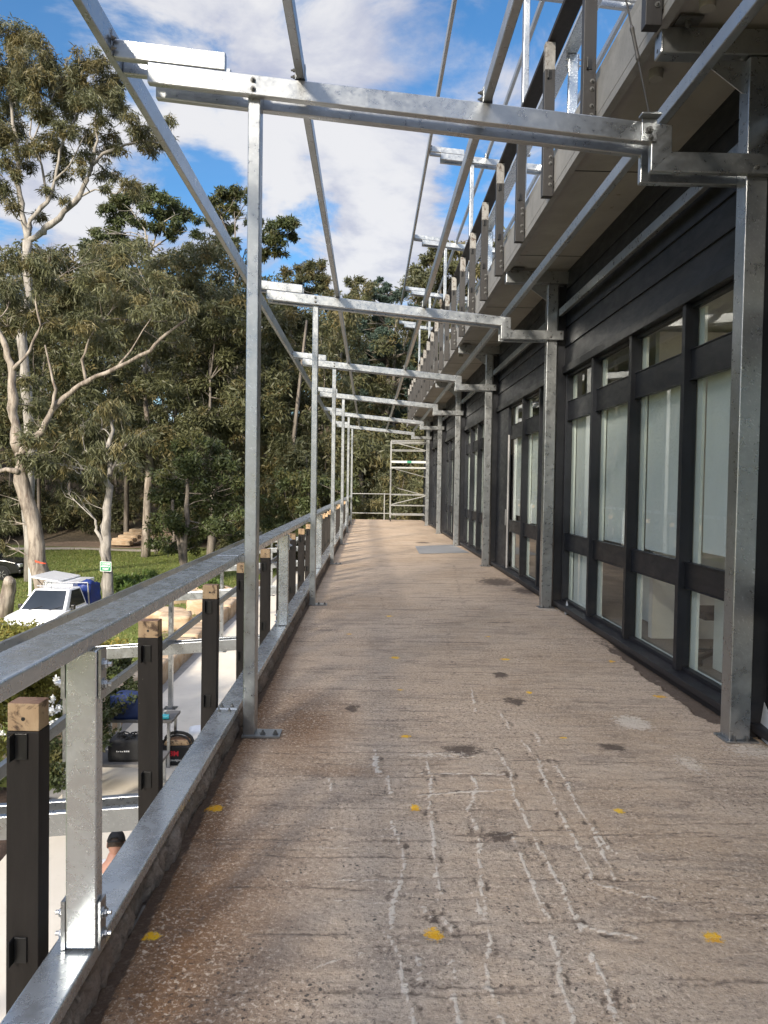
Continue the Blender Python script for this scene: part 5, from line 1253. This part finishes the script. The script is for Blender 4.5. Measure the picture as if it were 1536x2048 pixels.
# green creeper over the stones and mulch bed
cc_ = [(-5.05+rb.normal(0, .2), y, -2.72+rb.normal(0, .10)) for y in np.arange(10.6, 15.0, .16)]
for px, py, Y in ((215,1330,13.4),(240,1345,13.4),(255,1325,13.8),(225,1375,12.8),(245,1385,12.8),(205,1405,12.2),(228,1420,12.0),(215,1455,11.6),(190,1440,11.6),(160,1470,11.0),(185,1500,10.8),(150,1420,11.6),(200,1350,13.0),(170,1380,12.2),(120,1500,10.2),(100,1540,9.6)):
    for _ in range(3): cc_.append(tuple(at(px+rb.normal(0, 12), py+rb.normal(0, 12), Y)))
V, F, rn, tn = leaf_cloud(cc_, [.24]*len(cc_), 1500, .07, .035, .25, 19, .6, .2)
cr = thing('creeper', 'dark leafy creeper sprawling over the nearest sandstone blocks beside the benches', 'plant', (-5.05, 12.3, -3.05)); np_mesh('foliage', 'dark_leaf', V-np.array(cr.location), F, cr, dict(rnd=rn, tint=tn))
structure(lump('mulch_bed', (-5.6, 8.0, -3.10), (2.3, 6.0, .34), 'mulch', 220, .05), 'structure')
for i, (px, py, Y) in enumerate(((255,1150,31.5),(285,1140,32.5),(300,1165,29.5),(330,1150,31.0),(262,1175,29.0),(420,1165,30.0))):
    b = at(px, py, Y); z = g1(b.x, Y); f = MB(); rf = np.random.default_rng(400+i); Vs, Fs, Rn = [], [], []
    cs = [(b.x+rf.normal(0, .45), Y+rf.normal(0, .35), z+rf.uniform(.15, .7)) for _ in range(14)]
    V, F, rn, tn = leaf_cloud(cs, [.38]*14, 900, .16, .045, .0, 410+i, .6, .25)
    fo = thing('fern_clump', ['bright fern clump at the foot of the slim sign gum, nearest its trunk', 'fern clump on the lawn edge midway between the sign gum and the dark tree', 'fern clump just above the handrail, right of the sign gum', 'fern clump under the left side of the dark bushy tree', 'low fern clump hard against the handrail below the sign', 'fern clump under the right side of the dark bushy tree'][i], 'fern', (b.x, Y, z), 0, 'ferns along the lawn edge')
    np_mesh('fronds', 'fern_leaf', V-np.array(fo.location), F, fo, dict(rnd=rn, tint=tn))
lg = at(18, 1185, 27.5)
sm = thing('curved_log', 'short curved brown tree stump at the left edge, behind the white ute', 'stump', (lg.x, 27.5, g1(lg.x, 27.5)))
MB().tube([Vector((lg.x-.25, 27.5, g1(lg.x, 27.5)-.2)), at(12, 1200, 27.5), at(18, 1180, 27.5), at(19, 1164, 27.4), at(17, 1160, 27.2)], [.33, .28, .25, .22, .16], 12).build('stump', 'gum_bark', sm, smooth=True)

# the forest on the slope: one uncountable mass of bush, crowns and trunks in a single mesh
def forest():
    r_ = np.random.default_rng(99); cs, rs, tV, tF = [], [], [], []
    def trunk(p, q, r):
        b = len(tV); d = np.array([(1,0,0),(0,1,0),(-1,0,0),(0,-1,0)], float)
        m_ = (p+q)/2+np.array([r_.normal(0, .35), r_.normal(0, .35), 0])
        for c, rr in ((p, r), (m_, r*.8), (q, r*.45)):
            for e in d: tV.append(c+e*rr)
        for k in range(2):
            for e in range(4): tF.append((b+k*4+e, b+k*4+(e+1)%4, b+k*4+4+(e+1)%4, b+k*4+4+e))
    spots = []
    y = 54.0
    while y < 118:
        x = -62-r_.uniform(0, 3)
        while x < 26:
            if y > 58-15*float(sstep(-14, -2, x)) and not (x < -15.5 and x > -19.5 and y < 66) : spots.append((x+r_.normal(0, 1.2), y+r_.normal(0, 1.2)))
            x += 4.2+.02*y
        y += 4.4
    for x in np.arange(-75, -30, 6.5):
        for y_ in np.arange(0, 54, 7): spots.append((x+r_.normal(0, 2), y_+r_.normal(0, 2)))
    for x in np.arange(-4, 24, 4.2):
        for y_ in (43, 46.5, 50): spots.append((x+r_.normal(0, 1), y_+r_.normal(0, 1)))
    for x, y_ in spots:
        z = g1(x, y_); h = r_.uniform(15.5, 23) if x < -10 else r_.uniform(11.5, 17); kind = r_.uniform()
        lowx = (x > -14)*(x < 3)*(y_ > 80)
        h *= (.72 if lowx else 1)
        # keep the terrace trees' own places clear of taller crowns in front
        if x > -4 and y_ < 52: h = r_.uniform(5.0, 8.5)
        n = 22 if y_ < 90 else 13
        w = h*r_.uniform(.16, .24); lean = r_.normal(0, .6, 2)
        for i in range(n):
            t_ = r_.uniform(.30 if kind < .6 else .10, 1.0); a = r_.uniform(0, 6.28); q = w*math.sqrt(r_.uniform(0, 1))*(1.15-.75*abs(t_-.62))
            cs.append((x+lean[0]*t_+q*math.cos(a), y_+lean[1]*t_+q*math.sin(a), z+h*t_)); rs.append(r_.uniform(.75, 1.5)*(1.15 if kind > .6 else 1))
        trunk(np.array([x, y_, z-.3]), np.array([x+lean[0], y_+lean[1], z+h*.85]), r_.uniform(.10, .24))
        for _ in range(3 if y_ < 85 else 1):
            c = np.array(cs[-r_.integers(1, n)]); trunk(np.array([x+lean[0]*.4, y_, z+h*r_.uniform(.25, .5)]), c, .05)
    # undergrowth
    for _ in range(1150):
        x = r_.uniform(-45, 12); y0 = 57-15*float(sstep(-14, -2, x)); y_ = y0+abs(r_.normal(0, 9))-1.0
        if (-19.6 < x < -14.8 and y_ < 70) or (-27 < x < -14.5 and y_ < 60): continue
        cs.append((x, y_, g1(x, y_)+r_.uniform(.2, 1.8))); rs.append(r_.uniform(.55, 1.15))
    for _ in range(330):                                   # the nearer wall of crowns and regrowth that closes the view above the lawn
        px, py, y_ = r_.uniform(-40, 490), r_.uniform(490, 935), r_.uniform(43, 57)
        q = at(px, py, y_)
        if q.z > g1(q.x, y_)+.5: cs.append(tuple(q)); rs.append(r_.uniform(.8, 1.5))
    for _ in range(90):
        px, py, y_ = r_.uniform(500, 720), r_.uniform(640, 960), r_.uniform(46, 58)
        q = at(px, py, y_)
        if q.z > g1(q.x, y_)+.5: cs.append(tuple(q)); rs.append(r_.uniform(.8, 1.4))
    V, F, rn, tn = leaf_cloud(cs, rs, 88, .38, .092, .40, 100, .85, .22)
    nV = len(V); tV_ = np.array(tV); tF_ = np.array(tF)+nV
    o = np_mesh('forest', 'forest_leaf', np.vstack([V, tV_]), np.vstack([F, tF_]), None, dict(rnd=np.concatenate([rn, np.zeros(len(tV_))]), tint=np.concatenate([tn, np.zeros(len(tV_))])))
    o.data.materials.append(MATS['dark_bark'])
    mi = np.zeros(len(o.data.polygons), np.int32); mi[len(F):] = 1; o.data.polygons.foreach_set('material_index', mi)
    structure(o, 'stuff'); o['label'] = 'olive eucalypt forest covering the slope behind the lawn'
forest()
# lawn blades
N = 90000
gxp = rng.uniform(-24, -4.9, N); gyp = rng.uniform(12, 52, N)
keep = (gyp < 51.5)&~((gxp > -9.0)&(gyp < 12))&(rng.uniform(0, 1, N) < .95)
gxp, gyp = gxp[keep], gyp[keep]; gzp = gz(gxp, gyp); n_ = len(gxp)
th = rng.uniform(0, 6.28, n_); hh = rng.uniform(.03, .085, n_)*(1+1.2*(rng.uniform(0, 1, n_) < .04)); wd_ = rng.uniform(.015, .03, n_)
lx, ly = rng.normal(0, .05, n_), rng.normal(0, .05, n_)
P0 = np.stack([gxp, gyp, gzp-.01], 1); sdv = np.stack([np.cos(th)*wd_, np.sin(th)*wd_, 0*th], 1); tp2 = P0+np.stack([lx, ly, hh], 1)
V = np.stack([P0-sdv, P0+sdv, tp2+sdv*.2, tp2-sdv*.2], 1).reshape(-1, 3)
structure(np_mesh('grass', 'grass_blade', V, np.arange(n_*4).reshape(-1, 4), attrs=dict(rnd=np.repeat(rng.uniform(0, 1, n_), 4), tint=np.repeat((rng.uniform(0, 1, n_) < .3)*.8, 4))), 'stuff')
# unseen gums added behind the camera to shade the near walkway and beams
def added_shade_gum(label, x, y, h, w, seed, zlo=.38, n=46, per=150):
    r_ = np.random.default_rng(seed); z = g1(x, y); cl = []
    for i in range(n):
        t_ = r_.uniform(zlo, 1.0); a = r_.uniform(0, 6.28); q = w*math.sqrt(r_.uniform(0, 1))*(1.2-.8*abs(t_-.66))
        cl.append((Vector((x+q*math.cos(a), y+q*math.sin(a), z+h*t_)), r_.uniform(.9, 1.5)))
    lm = [([Vector((x, y, z-.2)), Vector((x+.3, y, z+h*.35)), Vector((x-.2, y+.2, z+h*.65)), Vector((x, y, z+h*.92))], .34, .06)]
    tree('gum_tree', label, 'tree', (x, y, z), lm, cl, 'pale_bark', 'gum_leaf', per, .38, .10, .4, seed, 'added shade gums behind the photographer', twigs=1)
added_shade_gum('unseen tall gum added behind the camera to shade the near walkway', -9.9, -16.3, 22.0, 5.6, 500, .50, 46, 130)
added_shade_gum('second unseen gum added behind the camera for shade, nearer the building', -6.0, -13.6, 20.5, 5.0, 501, .56, 28, 120)
